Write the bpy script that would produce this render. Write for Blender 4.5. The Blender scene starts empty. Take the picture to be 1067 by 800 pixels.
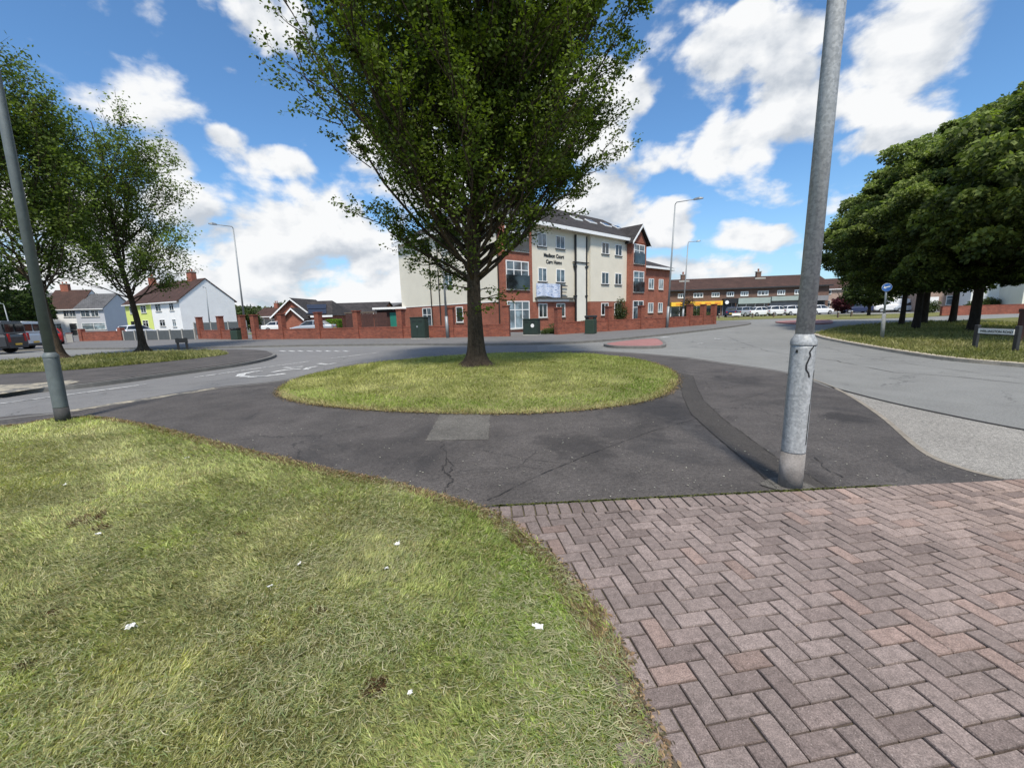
import bpy, bmesh, math, random
import numpy as np
from mathutils import Vector, Matrix

random.seed(7)
rng = np.random.default_rng(11)
R = math.radians
scene = bpy.context.scene
col = scene.collection

# ------------------------------------------------------------------ camera
F = 430.0; CXP, CYP = 533.5, 400.0; EYE = 1.5
PITCH = math.atan(73 / 430.0); ROLL = 0.030
fwd = Vector((0, math.cos(PITCH), -math.sin(PITCH)))
rgt0 = Vector((1, 0, 0)); up0 = rgt0.cross(fwd)
rgt = rgt0 * math.cos(ROLL) - up0 * math.sin(ROLL)
upv = up0 * math.cos(ROLL) + rgt0 * math.sin(ROLL)
CAM = Vector((0, 0, EYE))

def ray(px, py):
    return (fwd * F + rgt * (px - CXP) - upv * (py - CYP)).normalized()
def at(px, py, z=0.0):
    d = ray(px, py); t = (z - EYE) / d.z
    return CAM + d * t
def at_y(px, py, Y):
    d = ray(px, py); return CAM + d * (Y / d.y)
def azel(px, py):
    d = ray(px, py); return math.atan2(d.x, d.y), math.asin(d.z)

cd = bpy.data.cameras.new('camera'); cam = bpy.data.objects.new('camera', cd); col.objects.link(cam)
cd.sensor_width = 36; cd.lens = 36 * F / 1067; cd.clip_start = 0.05; cd.clip_end = 3000
cam.matrix_world = Matrix(((rgt.x, upv.x, -fwd.x, CAM.x), (rgt.y, upv.y, -fwd.y, CAM.y), (rgt.z, upv.z, -fwd.z, CAM.z), (0, 0, 0, 1)))
scene.camera = cam

# ------------------------------------------------------------------ materials
def S(r, g, b):
    f = lambda c: (c / 255 / 12.92) if c / 255 <= .04045 else ((c / 255 + .055) / 1.055) ** 2.4
    return (f(r), f(g), f(b), 1)
def L(r, g, b): return (r, g, b, 1)

class NT:
    def __init__(s, nt): s.nt = nt; s.n = nt.nodes; s.l = nt.links
    def new(s, t, **k):
        n = s.n.new(t)
        for a, b in k.items(): setattr(n, a, b)
        return n
    def link(s, a, b): s.l.new(a, b)
    def val(s, sock, v):
        if hasattr(v, 'is_linked') or isinstance(v, bpy.types.NodeSocket): s.link(v, sock)
        else: sock.default_value = v
    def math(s, op, a, b=0.0, c=None, clamp=False):
        n = s.new('ShaderNodeMath', operation=op); n.use_clamp = clamp
        s.val(n.inputs[0], a); s.val(n.inputs[1], b)
        if c is not None: s.val(n.inputs[2], c)
        return n.outputs[0]
    def mix(s, f, a, b, blend='MIX'):
        n = s.new('ShaderNodeMix', data_type='RGBA', blend_type=blend)
        s.val(n.inputs[0], f); s.val(n.inputs[6], a); s.val(n.inputs[7], b)
        return n.outputs[2]
    def noise(s, vec, scale, detail=4, rough=.55, dist=0, out=0):
        n = s.new('ShaderNodeTexNoise'); n.inputs['Scale'].default_value = scale
        n.inputs['Detail'].default_value = detail; n.inputs['Roughness'].default_value = rough
        n.inputs['Distortion'].default_value = dist
        if vec is not None: s.link(vec, n.inputs['Vector'])
        return n.outputs[out]
    def ramp(s, f, pts):
        n = s.new('ShaderNodeValToRGB'); s.val(n.inputs[0], f)
        e = n.color_ramp.elements
        while len(e) < len(pts): e.new(.5)
        for i, (p, c) in enumerate(pts):
            e[i].position = p; e[i].color = c if not isinstance(c, (int, float)) else (c, c, c, 1)
        return n.outputs[0]
    def smooth(s, f, a, b):
        n = s.new('ShaderNodeMapRange', interpolation_type='SMOOTHSTEP'); s.val(n.inputs[0], f)
        n.inputs[1].default_value = a; n.inputs[2].default_value = b
        return n.outputs[0]

def newmat(name):
    m = bpy.data.materials.new(name); m.use_nodes = True
    t = NT(m.node_tree); p = t.n['Principled BSDF']
    return m, t, p
def coords(t, kind='Object'):
    return t.new('ShaderNodeTexCoord').outputs[kind]
def bump(t, p, h, strength=.3, dist=.01):
    b = t.new('ShaderNodeBump'); b.inputs['Strength'].default_value = strength; b.inputs['Distance'].default_value = dist
    t.link(h, b.inputs['Height']); t.link(b.outputs[0], p.inputs['Normal'])

def plain(name, c, rough=.6, var=.15, scale=3, metal=0, spec=.5, bmp=0, dirt=0):
    m, t, p = newmat(name); co = coords(t)
    n1 = t.noise(co, scale, 5, .6); n2 = t.noise(co, scale * 9, 3, .6)
    f = t.math('ADD', t.math('MULTIPLY', n1, .65), t.math('MULTIPLY', n2, .35))
    lo = tuple(x * (1 - var) for x in c[:3]) + (1,); hi = tuple(min(1, x * (1 + var)) for x in c[:3]) + (1,)
    cc = t.ramp(f, [(.3, lo), (.7, hi)])
    if dirt:
        d = t.smooth(t.noise(co, scale * .7, 6, .7, .5), .45, .75)
        cc = t.mix(t.math('MULTIPLY', d, dirt), cc, L(.06, .05, .04))
    t.link(cc, p.inputs['Base Color'])
    p.inputs['Roughness'].default_value = rough; p.inputs['Metallic'].default_value = metal
    p.inputs['Specular IOR Level'].default_value = spec
    if bmp: bump(t, p, n2, bmp, .01)
    return m

def brick(name, c1, c2, mortar, bw=.225, bh=.075, mort=.01, rough=.85, soft=.5):
    m, t, p = newmat(name); co = coords(t)
    sp = t.new('ShaderNodeSeparateXYZ'); t.link(co, sp.inputs[0])
    cb = t.new('ShaderNodeCombineXYZ'); t.link(t.math('ADD', sp.outputs[0], sp.outputs[1]), cb.inputs[0]); t.link(sp.outputs[2], cb.inputs[1])
    b = t.new('ShaderNodeTexBrick'); t.link(cb.outputs[0], b.inputs['Vector'])
    b.inputs['Scale'].default_value = 1; b.inputs['Brick Width'].default_value = bw; b.inputs['Row Height'].default_value = bh
    b.inputs['Mortar Size'].default_value = mort; b.inputs['Mortar Smooth'].default_value = .3
    b.inputs['Color1'].default_value = c1; b.inputs['Color2'].default_value = c2; b.inputs['Mortar'].default_value = mortar
    n = t.noise(co, .8, 5, .65); v = t.ramp(n, [(.3, .72), (.7, 1.15)])
    cc = t.mix(1, b.outputs[0], v, 'MULTIPLY')
    n2 = t.noise(co, 14, 3, .6); v2 = t.ramp(n2, [(.3, .8), (.7, 1.15)])
    cc = t.mix(1, cc, v2, 'MULTIPLY')
    t.link(cc, p.inputs['Base Color']); p.inputs['Roughness'].default_value = rough
    p.inputs['Specular IOR Level'].default_value = .25
    bump(t, p, b.outputs[1], -.3, .01)
    return m

def asphalt(name, c, speck=.35, stain=.5, light=.0, crackamt=.6, stains=0):
    m, t, p = newmat(name); co = coords(t)
    big = t.noise(co, .22, 6, .62, .6); mid = t.noise(co, 1.7, 5, .6, .3)
    fine = t.noise(co, 130, 2, .7); fine2 = t.noise(co, 38, 3, .7)
    v = t.new('ShaderNodeTexVoronoi'); v.inputs['Scale'].default_value = 70; t.link(co, v.inputs['Vector'])
    c0 = tuple(x * (1 - .32 * stain) for x in c[:3]) + (1,); c1 = tuple(x * (1 + .30 * stain) for x in c[:3]) + (1,)
    cc = t.ramp(t.math('ADD', t.math('MULTIPLY', big, .55), t.math('MULTIPLY', mid, .45)), [(.36, c0), (.66, c1)])
    sp = t.ramp(t.math('ADD', t.math('MULTIPLY', fine, .6), t.math('MULTIPLY', fine2, .4)), [(.36, 1 - speck), (.66, 1 + speck)])
    cc = t.mix(1, cc, sp, 'MULTIPLY')
    if stains:
        s1 = t.smooth(t.noise(co, .75, 6, .68, .9), .52, .66); cc = t.mix(t.math('MULTIPLY', s1, .45), cc, L(.026, .025, .026))
        s2 = t.smooth(t.noise(co, 3.2, 6, .7, .6), .56, .70); cc = t.mix(t.math('MULTIPLY', s2, .25), cc, L(.13, .122, .12))
        for sx0, sy0, rr0, am in STAINS:
            mpn = t.new('ShaderNodeVectorMath', operation='DISTANCE'); t.link(co, mpn.inputs[0]); mpn.inputs[1].default_value = (sx0, sy0, 0)
            dd = t.math('ADD', t.math('DIVIDE', mpn.outputs['Value'], rr0), t.math('MULTIPLY', t.math('SUBTRACT', t.noise(co, 1.9, 6, .7, .6), .5), 2.6))
            cc = t.mix(t.math('MULTIPLY', t.smooth(dd, 1.0, .45), am), cc, L(.022, .020, .020))
    # light aggregate chips
    chips = t.math('MULTIPLY', t.math('LESS_THAN', v.outputs['Distance'], .22), t.math('GREATER_THAN', t.noise(co, 55, 2, .5), .6))
    cc = t.mix(t.math('MULTIPLY', chips, .45), cc, L(c[0] * 2.6, c[1] * 2.6, c[2] * 2.5))
    # hairline cracks
    if crackamt:
        wv = t.new('ShaderNodeVectorMath', operation='ADD'); t.link(co, wv.inputs[0])
        dn = t.noise(co, 1.3, 5, .65, 0, 1); sc = t.new('ShaderNodeVectorMath', operation='SCALE'); t.link(dn, sc.inputs[0]); sc.inputs[3].default_value = .9
        t.link(sc.outputs[0], wv.inputs[1])
        vc = t.new('ShaderNodeTexVoronoi', feature='DISTANCE_TO_EDGE'); vc.inputs['Scale'].default_value = .42; t.link(wv.outputs[0], vc.inputs['Vector'])
        cr = t.smooth(vc.outputs['Distance'], .009, .002)
        msk = t.smooth(t.noise(co, .5, 3, .5), .48, .58)
        cc = t.mix(t.math('MULTIPLY', t.math('MULTIPLY', cr, msk), crackamt), cc, L(.012, .012, .012))
    # dusty pale scuffs
    sc2 = t.smooth(t.noise(co, 5.5, 7, .75, 1.2), .60, .78)
    cc = t.mix(t.math('MULTIPLY', sc2, .25 + light), cc, L(.16, .15, .135))
    t.link(cc, p.inputs['Base Color']); p.inputs['Roughness'].default_value = .82
    p.inputs['Specular IOR Level'].default_value = .35
    bump(t, p, t.math('ADD', fine2, t.math('MULTIPLY', fine, .7)), .45, .006)
    return m

def attrmat(name, rough=.6, transl=.0, noise_var=0, scale=5, spec=.3, bmp=0, bscale=60, gain=1.0):
    m, t, p = newmat(name)
    a = t.new('ShaderNodeAttribute', attribute_name='tint'); cc = a.outputs['Color']
    co = coords(t)
    if noise_var:
        n = t.noise(co, scale, 5, .65); v = t.ramp(n, [(.3, 1 - noise_var), (.7, 1 + noise_var)])
        cc = t.mix(1, cc, v, 'MULTIPLY')
    t.link(cc, p.inputs['Base Color']); p.inputs['Roughness'].default_value = rough; p.inputs['Specular IOR Level'].default_value = spec
    if bmp: bump(t, p, t.noise(co, bscale, 4, .7), bmp, .004)
    if transl:
        tr = t.new('ShaderNodeBsdfTranslucent'); t.link(t.mix(1, cc, L(1.3 * gain, 1.5 * gain, .5 * gain), 'MULTIPLY'), tr.inputs['Color'])
        mx = t.new('ShaderNodeMixShader'); mx.inputs[0].default_value = transl
        t.link(p.outputs[0], mx.inputs[1]); t.link(tr.outputs[0], mx.inputs[2]); t.link(mx.outputs[0], t.n['Material Output'].inputs[0])
    return m

def glassmat(name, c=L(.03, .04, .05), sky=.35):
    m, t, p = newmat(name); co = coords(t)
    n = t.noise(co, 1.1, 3, .5); cc = t.ramp(n, [(.42, c), (.62, tuple(x + sky * y for x, y in zip(c[:3], (.35, .45, .5))) + (1,))])  # pale bluish noise patches paint a sky reflection into the base colour
    t.link(cc, p.inputs['Base Color']); p.inputs['Roughness'].default_value = .06; p.inputs['Specular IOR Level'].default_value = .8
    return m

def grassground(name, a, b, d):
    m, t, p = newmat(name); co = coords(t)
    n1 = t.noise(co, .5, 6, .65, .4); n2 = t.noise(co, 9, 6, .75, .6); n3 = t.noise(co, 60, 4, .8)
    f = t.math('ADD', t.math('MULTIPLY', n1, .45), t.math('ADD', t.math('MULTIPLY', n2, .3), t.math('MULTIPLY', n3, .25)))
    cc = t.ramp(f, [(.34, d), (.48, a), (.62, b)])
    sp = t.ramp(n3, [(.3, .55), (.7, 1.4)]); cc = t.mix(1, cc, sp, 'MULTIPLY')
    t.link(cc, p.inputs['Base Color']); p.inputs['Roughness'].default_value = .95; p.inputs['Specular IOR Level'].default_value = .1
    bump(t, p, t.math('ADD', n2, n3), .8, .03)
    return m

M = {}
STAINS = [(*at(a, b)[:2], c, d) for a, b, c, d in ((690, 428, 1.0, .6), (600, 464, .55, .55), (655, 452, .5, .4), (880, 436, .35, .7), (420, 470, .8, .3), (770, 396, .7, .45), (845, 500, .25, .6))]
M['ground'] = grassground('ground_soil_grass', L(.10, .13, .045), L(.16, .19, .06), L(.07, .07, .035))
M['grassbase'] = grassground('verge_turf', L(.23, .23, .095), L(.33, .33, .13), L(.16, .14, .07))
M['verge'] = grassground('far_verge_turf', L(.14, .175, .055), L(.22, .235, .09), L(.10, .12, .04))
M['vergedry'] = grassground('dry_verge_turf', L(.16, .165, .06), L(.24, .22, .10), L(.08, .09, .035))
M['road'] = asphalt('road_asphalt', L(.205, .205, .195), .40, .45, .0, .5)
M['roadleft'] = asphalt('side_road_asphalt', L(.175, .172, .170), .28, .40, .0, .5)
M['footway'] = asphalt('footway_asphalt', L(.084, .075, .070), .60, 1.1, .08, .6, stains=1)
M['footway2'] = asphalt('far_footway_asphalt', L(.15, .145, .14), .25, .4, .0, .3)
M['trench'] = asphalt('trench_asphalt', L(.055, .049, .044), .60, .6, .0, 0)
M['patchm'] = asphalt('patch_asphalt', L(.118, .110, .098), .7, 1.1, .15, 0)
M['gravel'] = asphalt('worn_chippings', L(.27, .255, .23), .75, .5, .1, 0)
M['redtar'] = asphalt('red_asphalt', L(.31, .15, .14), .25, .5, .0, 0)
M['joint'] = plain('joint_sand', L(.105, .088, .055), .95, .8, 9)
M['kerb'] = plain('kerb_concrete', L(.24, .21, .17), .9, .35, 3, bmp=.3)
M['palekerb'] = plain('pale_kerb_concrete', L(.40, .35, .28), .9, .35, 3, bmp=.3)
M['kerbdark'] = plain('kerb_grey', L(.15, .145, .135), .9, .3, 3, bmp=.3)
M['crack'] = plain('crack_dark', L(.030, .027, .025), .95, .3, 20)  # dark strip colour for cracks and joint lines
M['marking'] = None
M['brickred'] = brick('red_brick', L(.36, .105, .060), L(.27, .075, .045), L(.26, .19, .15), mort=.008)
M['brickwall'] = brick('boundary_brick', L(.31, .088, .052), L(.19, .052, .036), L(.20, .13, .10), mort=.008)
M['brickshop'] = brick('brown_brick', L(.18, .105, .08), L(.135, .075, .058), L(.16, .13, .11), mort=.008)
M['brickpink'] = brick('pale_pink_brick', L(.42, .30, .24), L(.36, .24, .19), L(.36, .31, .27), mort=.008)
M['coping'] = brick('coping_brick', L(.30, .085, .055), L(.22, .06, .04), L(.12, .08, .06), bw=.075, bh=.3)
M['cream'] = plain('cream_render', L(.70, .655, .545), .85, .06, .7, dirt=.07)
M['white'] = plain('white_render', L(.78, .78, .77), .85, .06, .8, dirt=.08)
M['palegrey'] = plain('grey_render', L(.46, .48, .52), .85, .06, .8, dirt=.05)
M['yellowr'] = plain('lime_yellow_render', L(.62, .70, .20), .85, .06, .8, dirt=.05)
M['creamr'] = plain('pale_cream_render', L(.72, .70, .62), .85, .06, .8, dirt=.05)
M['upvc'] = plain('white_plastic', L(.80, .80, .79), .4, .04, 2)
M['roofdark'] = brick('dark_roof_tiles', L(.040, .036, .036), L(.060, .052, .05), L(.02, .02, .02), bw=.3, bh=.22, mort=.015)
M['roofbrown'] = brick('brown_roof_tiles', L(.082, .044, .035), L(.062, .036, .029), L(.04, .025, .02), bw=.3, bh=.22, mort=.015)
M['roofgrey'] = brick('grey_roof_tiles', L(.13, .13, .135), L(.10, .10, .105), L(.05, .05, .05), bw=.3, bh=.22, mort=.015)
M['glass'] = glassmat('window_glass')
M['glassdark'] = glassmat('dark_glass', L(.012, .014, .016), .08)
M['glasssky'] = glassmat('sky_glint_glass', L(.10, .13, .15), .6)
M['black'] = plain('black_paint', L(.015, .015, .016), .5, .2, 4)
M['darkmetal'] = plain('dark_metal', L(.03, .03, .032), .5, .2, 4)
M['greenbox'] = plain('dark_green_steel', L(.018, .034, .026), .55, .2, 3, dirt=.2)
M['teal'] = plain('teal_green_paint', L(.015, .16, .12), .5, .15, 3)
M['darkwood'] = plain('dark_brown_timber', L(.055, .022, .018), .8, .4, 4)
M['wood'] = plain('weathered_timber', L(.12, .09, .065), .9, .3, 6)
M['fence'] = plain('grey_fence_paint', L(.075, .085, .09), .8, .2, 3)
M['concrete'] = plain('concrete', L(.36, .35, .32), .9, .2, 5, bmp=.2)
M['yellowsign'] = plain('yellow_fascia', L(.85, .52, .05), .5, .05, 2)
M['greyshut'] = plain('roller_shutter', L(.22, .22, .23), .6, .15, 1)
M['greenfascia'] = plain('grey_green_fascia', L(.30, .36, .33), .6, .12, 1)
M['shopdark'] = plain('shadowy_shop_interior', L(.02, .022, .03), .4, .5, 1)
M['bluesign'] = plain('blue_sign', L(.03, .13, .42), .4, .05, 2)
M['solar'] = plain('solar_panel', L(.012, .014, .026), .35, .1, 2, spec=1)
M['tyre'] = plain('tyre_rubber', L(.02, .02, .02), .9, .2, 5)
M['rim'] = plain('alloy', L(.45, .45, .46), .35, .1, 5, metal=.7)
M['carwhite'] = plain('white_car_paint', L(.72, .73, .75), .25, .03, 2)
M['carsilver'] = plain('silver_car_paint', L(.40, .43, .47), .25, .05, 2, metal=.3)
M['carblue'] = plain('dark_blue_car_paint', L(.025, .035, .09), .25, .05, 2)
M['cardark'] = plain('dark_grey_van_paint', L(.035, .035, .04), .28, .05, 2)
M['carred'] = plain('red_car_paint', L(.35, .02, .02), .28, .05, 2)
M['redlight'] = plain('red_light_lens', L(.45, .02, .02), .2, .05, 2)
M['lamplens'] = plain('lamp_lens', L(.6, .6, .58), .2, .05, 2)
M['paper'] = plain('white_paper', L(.68, .67, .64), .7, .06, 20)
M['bins'] = plain('dark_green_bin', L(.02, .04, .025), .6, .2, 4)
M['leafwhite'] = M['upvc']
M['hedge'] = attrmat('leaf_hedge', .6, .25, .0)
M['leaf'] = attrmat('leaf_green', .6, .34, 0, spec=.2)
M['blade'] = attrmat('grass_blade', .6, .30, 0, spec=.25)
def pavermat():
    m, t, p = newmat('brick_paver'); cc = t.new('ShaderNodeAttribute', attribute_name='tint').outputs['Color']; co = coords(t)
    f1 = t.noise(co, 190, 3, .75); f2 = t.noise(co, 28, 5, .7); f3 = t.noise(co, 1.3, 5, .6, .5)
    cc = t.mix(1, cc, t.ramp(f1, [(.32, .55), (.68, 1.45)]), 'MULTIPLY'); cc = t.mix(1, cc, t.ramp(f2, [(.3, .74), (.7, 1.22)]), 'MULTIPLY'); cc = t.mix(1, cc, t.ramp(f3, [(.3, .85), (.7, 1.15)]), 'MULTIPLY')
    sp = t.math('MULTIPLY', t.smooth(t.noise(co, 95, 2, .6), .66, .72), .55); cc = t.mix(sp, cc, L(.42, .36, .32))
    st = t.smooth(t.noise(co, 2.6, 7, .75, 1.6), .64, .70); cc = t.mix(t.math('MULTIPLY', st, .28), cc, L(.42, .37, .33))
    t.link(cc, p.inputs['Base Color']); p.inputs['Roughness'].default_value = .9; p.inputs['Specular IOR Level'].default_value = .25
    bump(t, p, t.math('ADD', f1, f2), .6, .004)
    return m
M['paver'] = pavermat()

def markmat():
    m, t, p = newmat('worn_white_paint'); co = coords(t)
    n = t.noise(co, 9, 6, .75); n2 = t.noise(co, 1.2, 4, .6)
    w = t.smooth(t.math('ADD', t.math('MULTIPLY', n, .7), t.math('MULTIPLY', n2, .3)), .42, .56)
    t.link(t.mix(w, L(.20, .20, .205), L(.62, .62, .60)), p.inputs['Base Color']); p.inputs['Roughness'].default_value = .8
    return m
M['marking'] = markmat()
def kerbtan():
    m, t, p = newmat('tan_worn_kerb'); co = coords(t)
    n = t.noise(co, 4, 7, .75, .5); w = t.smooth(n, .42, .60)
    t.link(t.mix(w, L(.12, .115, .105), L(.40, .35, .26)), p.inputs['Base Color']); p.inputs['Roughness'].default_value = .9
    return m
M['kerbtan'] = kerbtan()
def galv():
    m, t, p = newmat('galvanised_steel'); co = coords(t)
    v = t.new('ShaderNodeTexVoronoi'); v.inputs['Scale'].default_value = 60; t.link(co, v.inputs['Vector'])
    sp = t.ramp(v.outputs['Color'], [(.2, L(.29, .30, .305)), (.8, L(.42, .43, .435))])
    mp = t.new('ShaderNodeMapping'); t.link(co, mp.inputs[0]); mp.inputs['Scale'].default_value = (14, 14, 1.2)
    st = t.noise(mp.outputs[0], 1, 6, .7); sp = t.mix(1, sp, t.ramp(st, [(.3, .70), (.7, 1.15)]), 'MULTIPLY')
    wh = t.smooth(t.noise(co, 26, 5, .75), .60, .68); sp = t.mix(t.math('MULTIPLY', wh, .55), sp, L(.60, .60, .58))
    dk = t.smooth(t.noise(co, 7, 5, .75), .64, .74); sp = t.mix(t.math('MULTIPLY', dk, .5), sp, L(.14, .13, .12))
    t.link(sp, p.inputs['Base Color']); p.inputs['Roughness'].default_value = .5; p.inputs['Metallic'].default_value = .08
    bump(t, p, t.noise(co, 45, 4, .7), .15, .003)
    return m
M['galv'] = galv()
M['polebase'] = plain('bitumen_stained_base', L(.22, .20, .185), .8, .45, 9, bmp=.3, dirt=.35)
M['polebasedark'] = plain('dark_tar_base', L(.045, .045, .045), .8, .35, 9, bmp=.3)
M['oldgalv'] = plain('dull_grey_steel', L(.13, .15, .155), .6, .22, 9, metal=.2, bmp=.15)
M['lampgrey'] = plain('grey_lamp_steel', L(.26, .28, .29), .5, .1, 4, metal=.3)
def barkmat(name, c1, c2):
    m, t, p = newmat(name); co = coords(t)
    mp = t.new('ShaderNodeMapping'); t.link(co, mp.inputs[0]); mp.inputs['Scale'].default_value = (1, 1, .35)
    n = t.noise(mp.outputs[0], 9, 8, .75, .8); n2 = t.noise(co, 26, 5, .75)
    f = t.math('ADD', t.math('MULTIPLY', n, .6), t.math('MULTIPLY', n2, .4))
    t.link(t.ramp(f, [(.38, c1), (.62, c2)]), p.inputs['Base Color'])
    p.inputs['Roughness'].default_value = .95; p.inputs['Specular IOR Level'].default_value = .15
    bump(t, p, f, 1.0, .06)
    return m
M['bark'] = barkmat('brown_bark', L(.022, .016, .011), L(.115, .085, .058))
M['barkdark'] = barkmat('dark_bark', L(.016, .013, .011), L(.060, .048, .038))

# ------------------------------------------------------------------ mesh helpers
def tag(o, label=None, cat=None, group=None, kind=None):
    if label: o['label'] = label
    if cat: o['category'] = cat
    if group: o['group'] = group
    if kind: o['kind'] = kind
    return o
def empty(name, loc, rz=0, label=None, cat=None, group=None):
    o = bpy.data.objects.new(name, None); col.objects.link(o); o.location = loc; o.rotation_euler = (0, 0, rz)
    o.empty_display_size = .3
    return tag(o, label, cat, group)
def smooth_mesh(me, on=True):
    me.polygons.foreach_set('use_smooth', [on] * len(me.polygons))

class MB:
    def __init__(s): s.v = []; s.f = []
    def face(s, pts):
        i = len(s.v); s.v += [tuple(p) for p in pts]; s.f.append(tuple(range(i, i + len(pts))))
    def box(s, x0, x1, y0, y1, z0, z1):
        i = len(s.v)
        s.v += [(x0, y0, z0), (x1, y0, z0), (x1, y1, z0), (x0, y1, z0), (x0, y0, z1), (x1, y0, z1), (x1, y1, z1), (x0, y1, z1)]
        s.f += [tuple(i + k for k in q) for q in ((3, 2, 1, 0), (4, 5, 6, 7), (0, 1, 5, 4), (1, 2, 6, 5), (2, 3, 7, 6), (3, 0, 4, 7))]
        return s
    def prism(s, poly, vec):
        i = len(s.v); n = len(poly); v = Vector(vec)
        s.v += [tuple(p) for p in poly] + [tuple(Vector(p) + v) for p in poly]
        s.f.append(tuple(i + k for k in range(n))[::-1]); s.f.append(tuple(i + n + k for k in range(n)))
        for k in range(n): s.f.append((i + k, i + (k + 1) % n, i + n + (k + 1) % n, i + n + k))
        return s
    def tube(s, pts, rad, n=8, cap=True):
        pts = [Vector(p) for p in pts]
        if not hasattr(rad, '__len__'): rad = [rad] * len(pts)
        i0 = len(s.v)
        for k, p in enumerate(pts):
            a = pts[max(0, k - 1)]; b = pts[min(len(pts) - 1, k + 1)]
            t = (b - a); t = t.normalized() if t.length > 1e-9 else Vector((0, 0, 1))
            ref = Vector((1, 0, 0)) if abs(t.x) < .8 else Vector((0, 1, 0))
            u = t.cross(ref).normalized(); w = t.cross(u)
            for j in range(n):
                an = 2 * math.pi * j / n
                s.v.append(tuple(p + (u * math.cos(an) + w * math.sin(an)) * rad[k]))
        for k in range(len(pts) - 1):
            for j in range(n):
                a = i0 + k * n + j; b = i0 + k * n + (j + 1) % n
                s.f.append((a, b, b + n, a + n))
        if cap:
            s.f.append(tuple(i0 + j for j in range(n))[::-1]); s.f.append(tuple(i0 + (len(pts) - 1) * n + j for j in range(n)))
        return s
    def build(s, name, m, parent=None, smooth=False, bevel=0, segs=1):
        me = bpy.data.meshes.new(name); me.from_pydata(s.v, [], s.f); me.validate()
        bm = bmesh.new(); bm.from_mesh(me); bmesh.ops.recalc_face_normals(bm, faces=bm.faces)
        if bevel:
            es = [e for e in bm.edges if len(e.link_faces) == 2 and e.calc_face_angle(0) > .5]
            bmesh.ops.bevel(bm, geom=es, offset=bevel, segments=segs, affect='EDGES', profile=.6)
        bm.to_mesh(me); bm.free(); me.update()
        if smooth: smooth_mesh(me)
        me.materials.append(m)
        o = bpy.data.objects.new(name, me); col.objects.link(o)
        if parent: o.parent = parent
        return o

def quad_mesh(name, V, nper, C, m, parent=None):
    """V: (N, nper, 3) polygons, C: (N,3) tint"""
    N = V.shape[0]; me = bpy.data.meshes.new(name)
    me.vertices.add(N * nper); me.vertices.foreach_set('co', V.astype(np.float32).ravel())
    me.loops.add(N * nper); me.loops.foreach_set('vertex_index', np.arange(N * nper, dtype=np.int32))
    me.polygons.add(N); me.polygons.foreach_set('loop_start', np.arange(0, N * nper, nper, dtype=np.int32))
    me.update(calc_edges=True)
    a = me.attributes.new('tint', 'FLOAT_COLOR', 'FACE')
    a.data.foreach_set('color', np.concatenate([C, np.ones((N, 1))], 1).astype(np.float32).ravel())
    me.materials.append(m)
    o = bpy.data.objects.new(name, me); col.objects.link(o)
    if parent: o.parent = parent
    return o

def sheet(name, poly, z, m, kind='structure', sub=False):
    bm = bmesh.new(); vs = [bm.verts.new((p[0], p[1], z)) for p in poly]
    f = bm.faces.new(vs); bmesh.ops.triangulate(bm, faces=[f]); bmesh.ops.recalc_face_normals(bm, faces=bm.faces)
    for f in bm.faces:
        if f.normal.z < 0: f.normal_flip()
    me = bpy.data.meshes.new(name); bm.to_mesh(me); bm.free(); me.materials.append(m)
    o = bpy.data.objects.new(name, me); col.objects.link(o)
    if kind: o['kind'] = kind
    return o
def slab(name, poly, z0, z1, m, kind='structure'):
    mb = MB(); mb.prism([(p[0], p[1], z0) for p in poly], (0, 0, z1 - z0))
    o = mb.build(name, m); o['kind'] = kind
    return o
def pix(pts, z=0.0): return [at(a, b, z) for a, b in pts]
def ribbon_poly(pts, w):
    Lf, Rt = [], []
    for k, p in enumerate(pts):
        a = pts[max(0, k - 1)]; b = pts[min(len(pts) - 1, k + 1)]
        t = Vector((b[0] - a[0], b[1] - a[1])).normalized(); n = Vector((-t.y, t.x))
        ww = w[k] if hasattr(w, '__len__') else w
        Lf.append((p[0] + n.x * ww / 2, p[1] + n.y * ww / 2)); Rt.append((p[0] - n.x * ww / 2, p[1] - n.y * ww / 2))
    return Lf, Rt
def ribbon_mesh(mb, pts, w, z0, z1=None):
    Lf, Rt = ribbon_poly(pts, w)
    for k in range(len(pts) - 1):
        q = [(*Lf[k], z0), (*Rt[k], z0), (*Rt[k + 1], z0), (*Lf[k + 1], z0)]
        if z1 is None: mb.face(q)
        else: mb.prism(q, (0, 0, z1 - z0))
    return mb
def resample(pts, step):
    out = [Vector((pts[0][0], pts[0][1]))]
    for a, b in zip(pts[:-1], pts[1:]):
        a = Vector((a[0], a[1])); b = Vector((b[0], b[1])); n = max(1, int((b - a).length / step))
        for i in range(1, n + 1): out.append(a.lerp(b, i / n))
    return out
def catmull(pts, n=6, closed=False):
    P = [Vector((p[0], p[1])) for p in pts]; out = []; N = len(P)
    rngk = range(N) if closed else range(N - 1)
    for i in rngk:
        if closed: p0, p1, p2, p3 = P[(i - 1) % N], P[i], P[(i + 1) % N], P[(i + 2) % N]
        else: p0, p1, p2, p3 = P[max(0, i - 1)], P[i], P[i + 1], P[min(N - 1, i + 2)]
        for k in range(n):
            t = k / n
            out.append(.5 * ((2 * p1) + (p2 - p0) * t + (2 * p0 - 5 * p1 + 4 * p2 - p3) * t * t + (3 * p1 - p0 - 3 * p2 + p3) * t ** 3))
    if not closed: out.append(P[-1])
    return out

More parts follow.
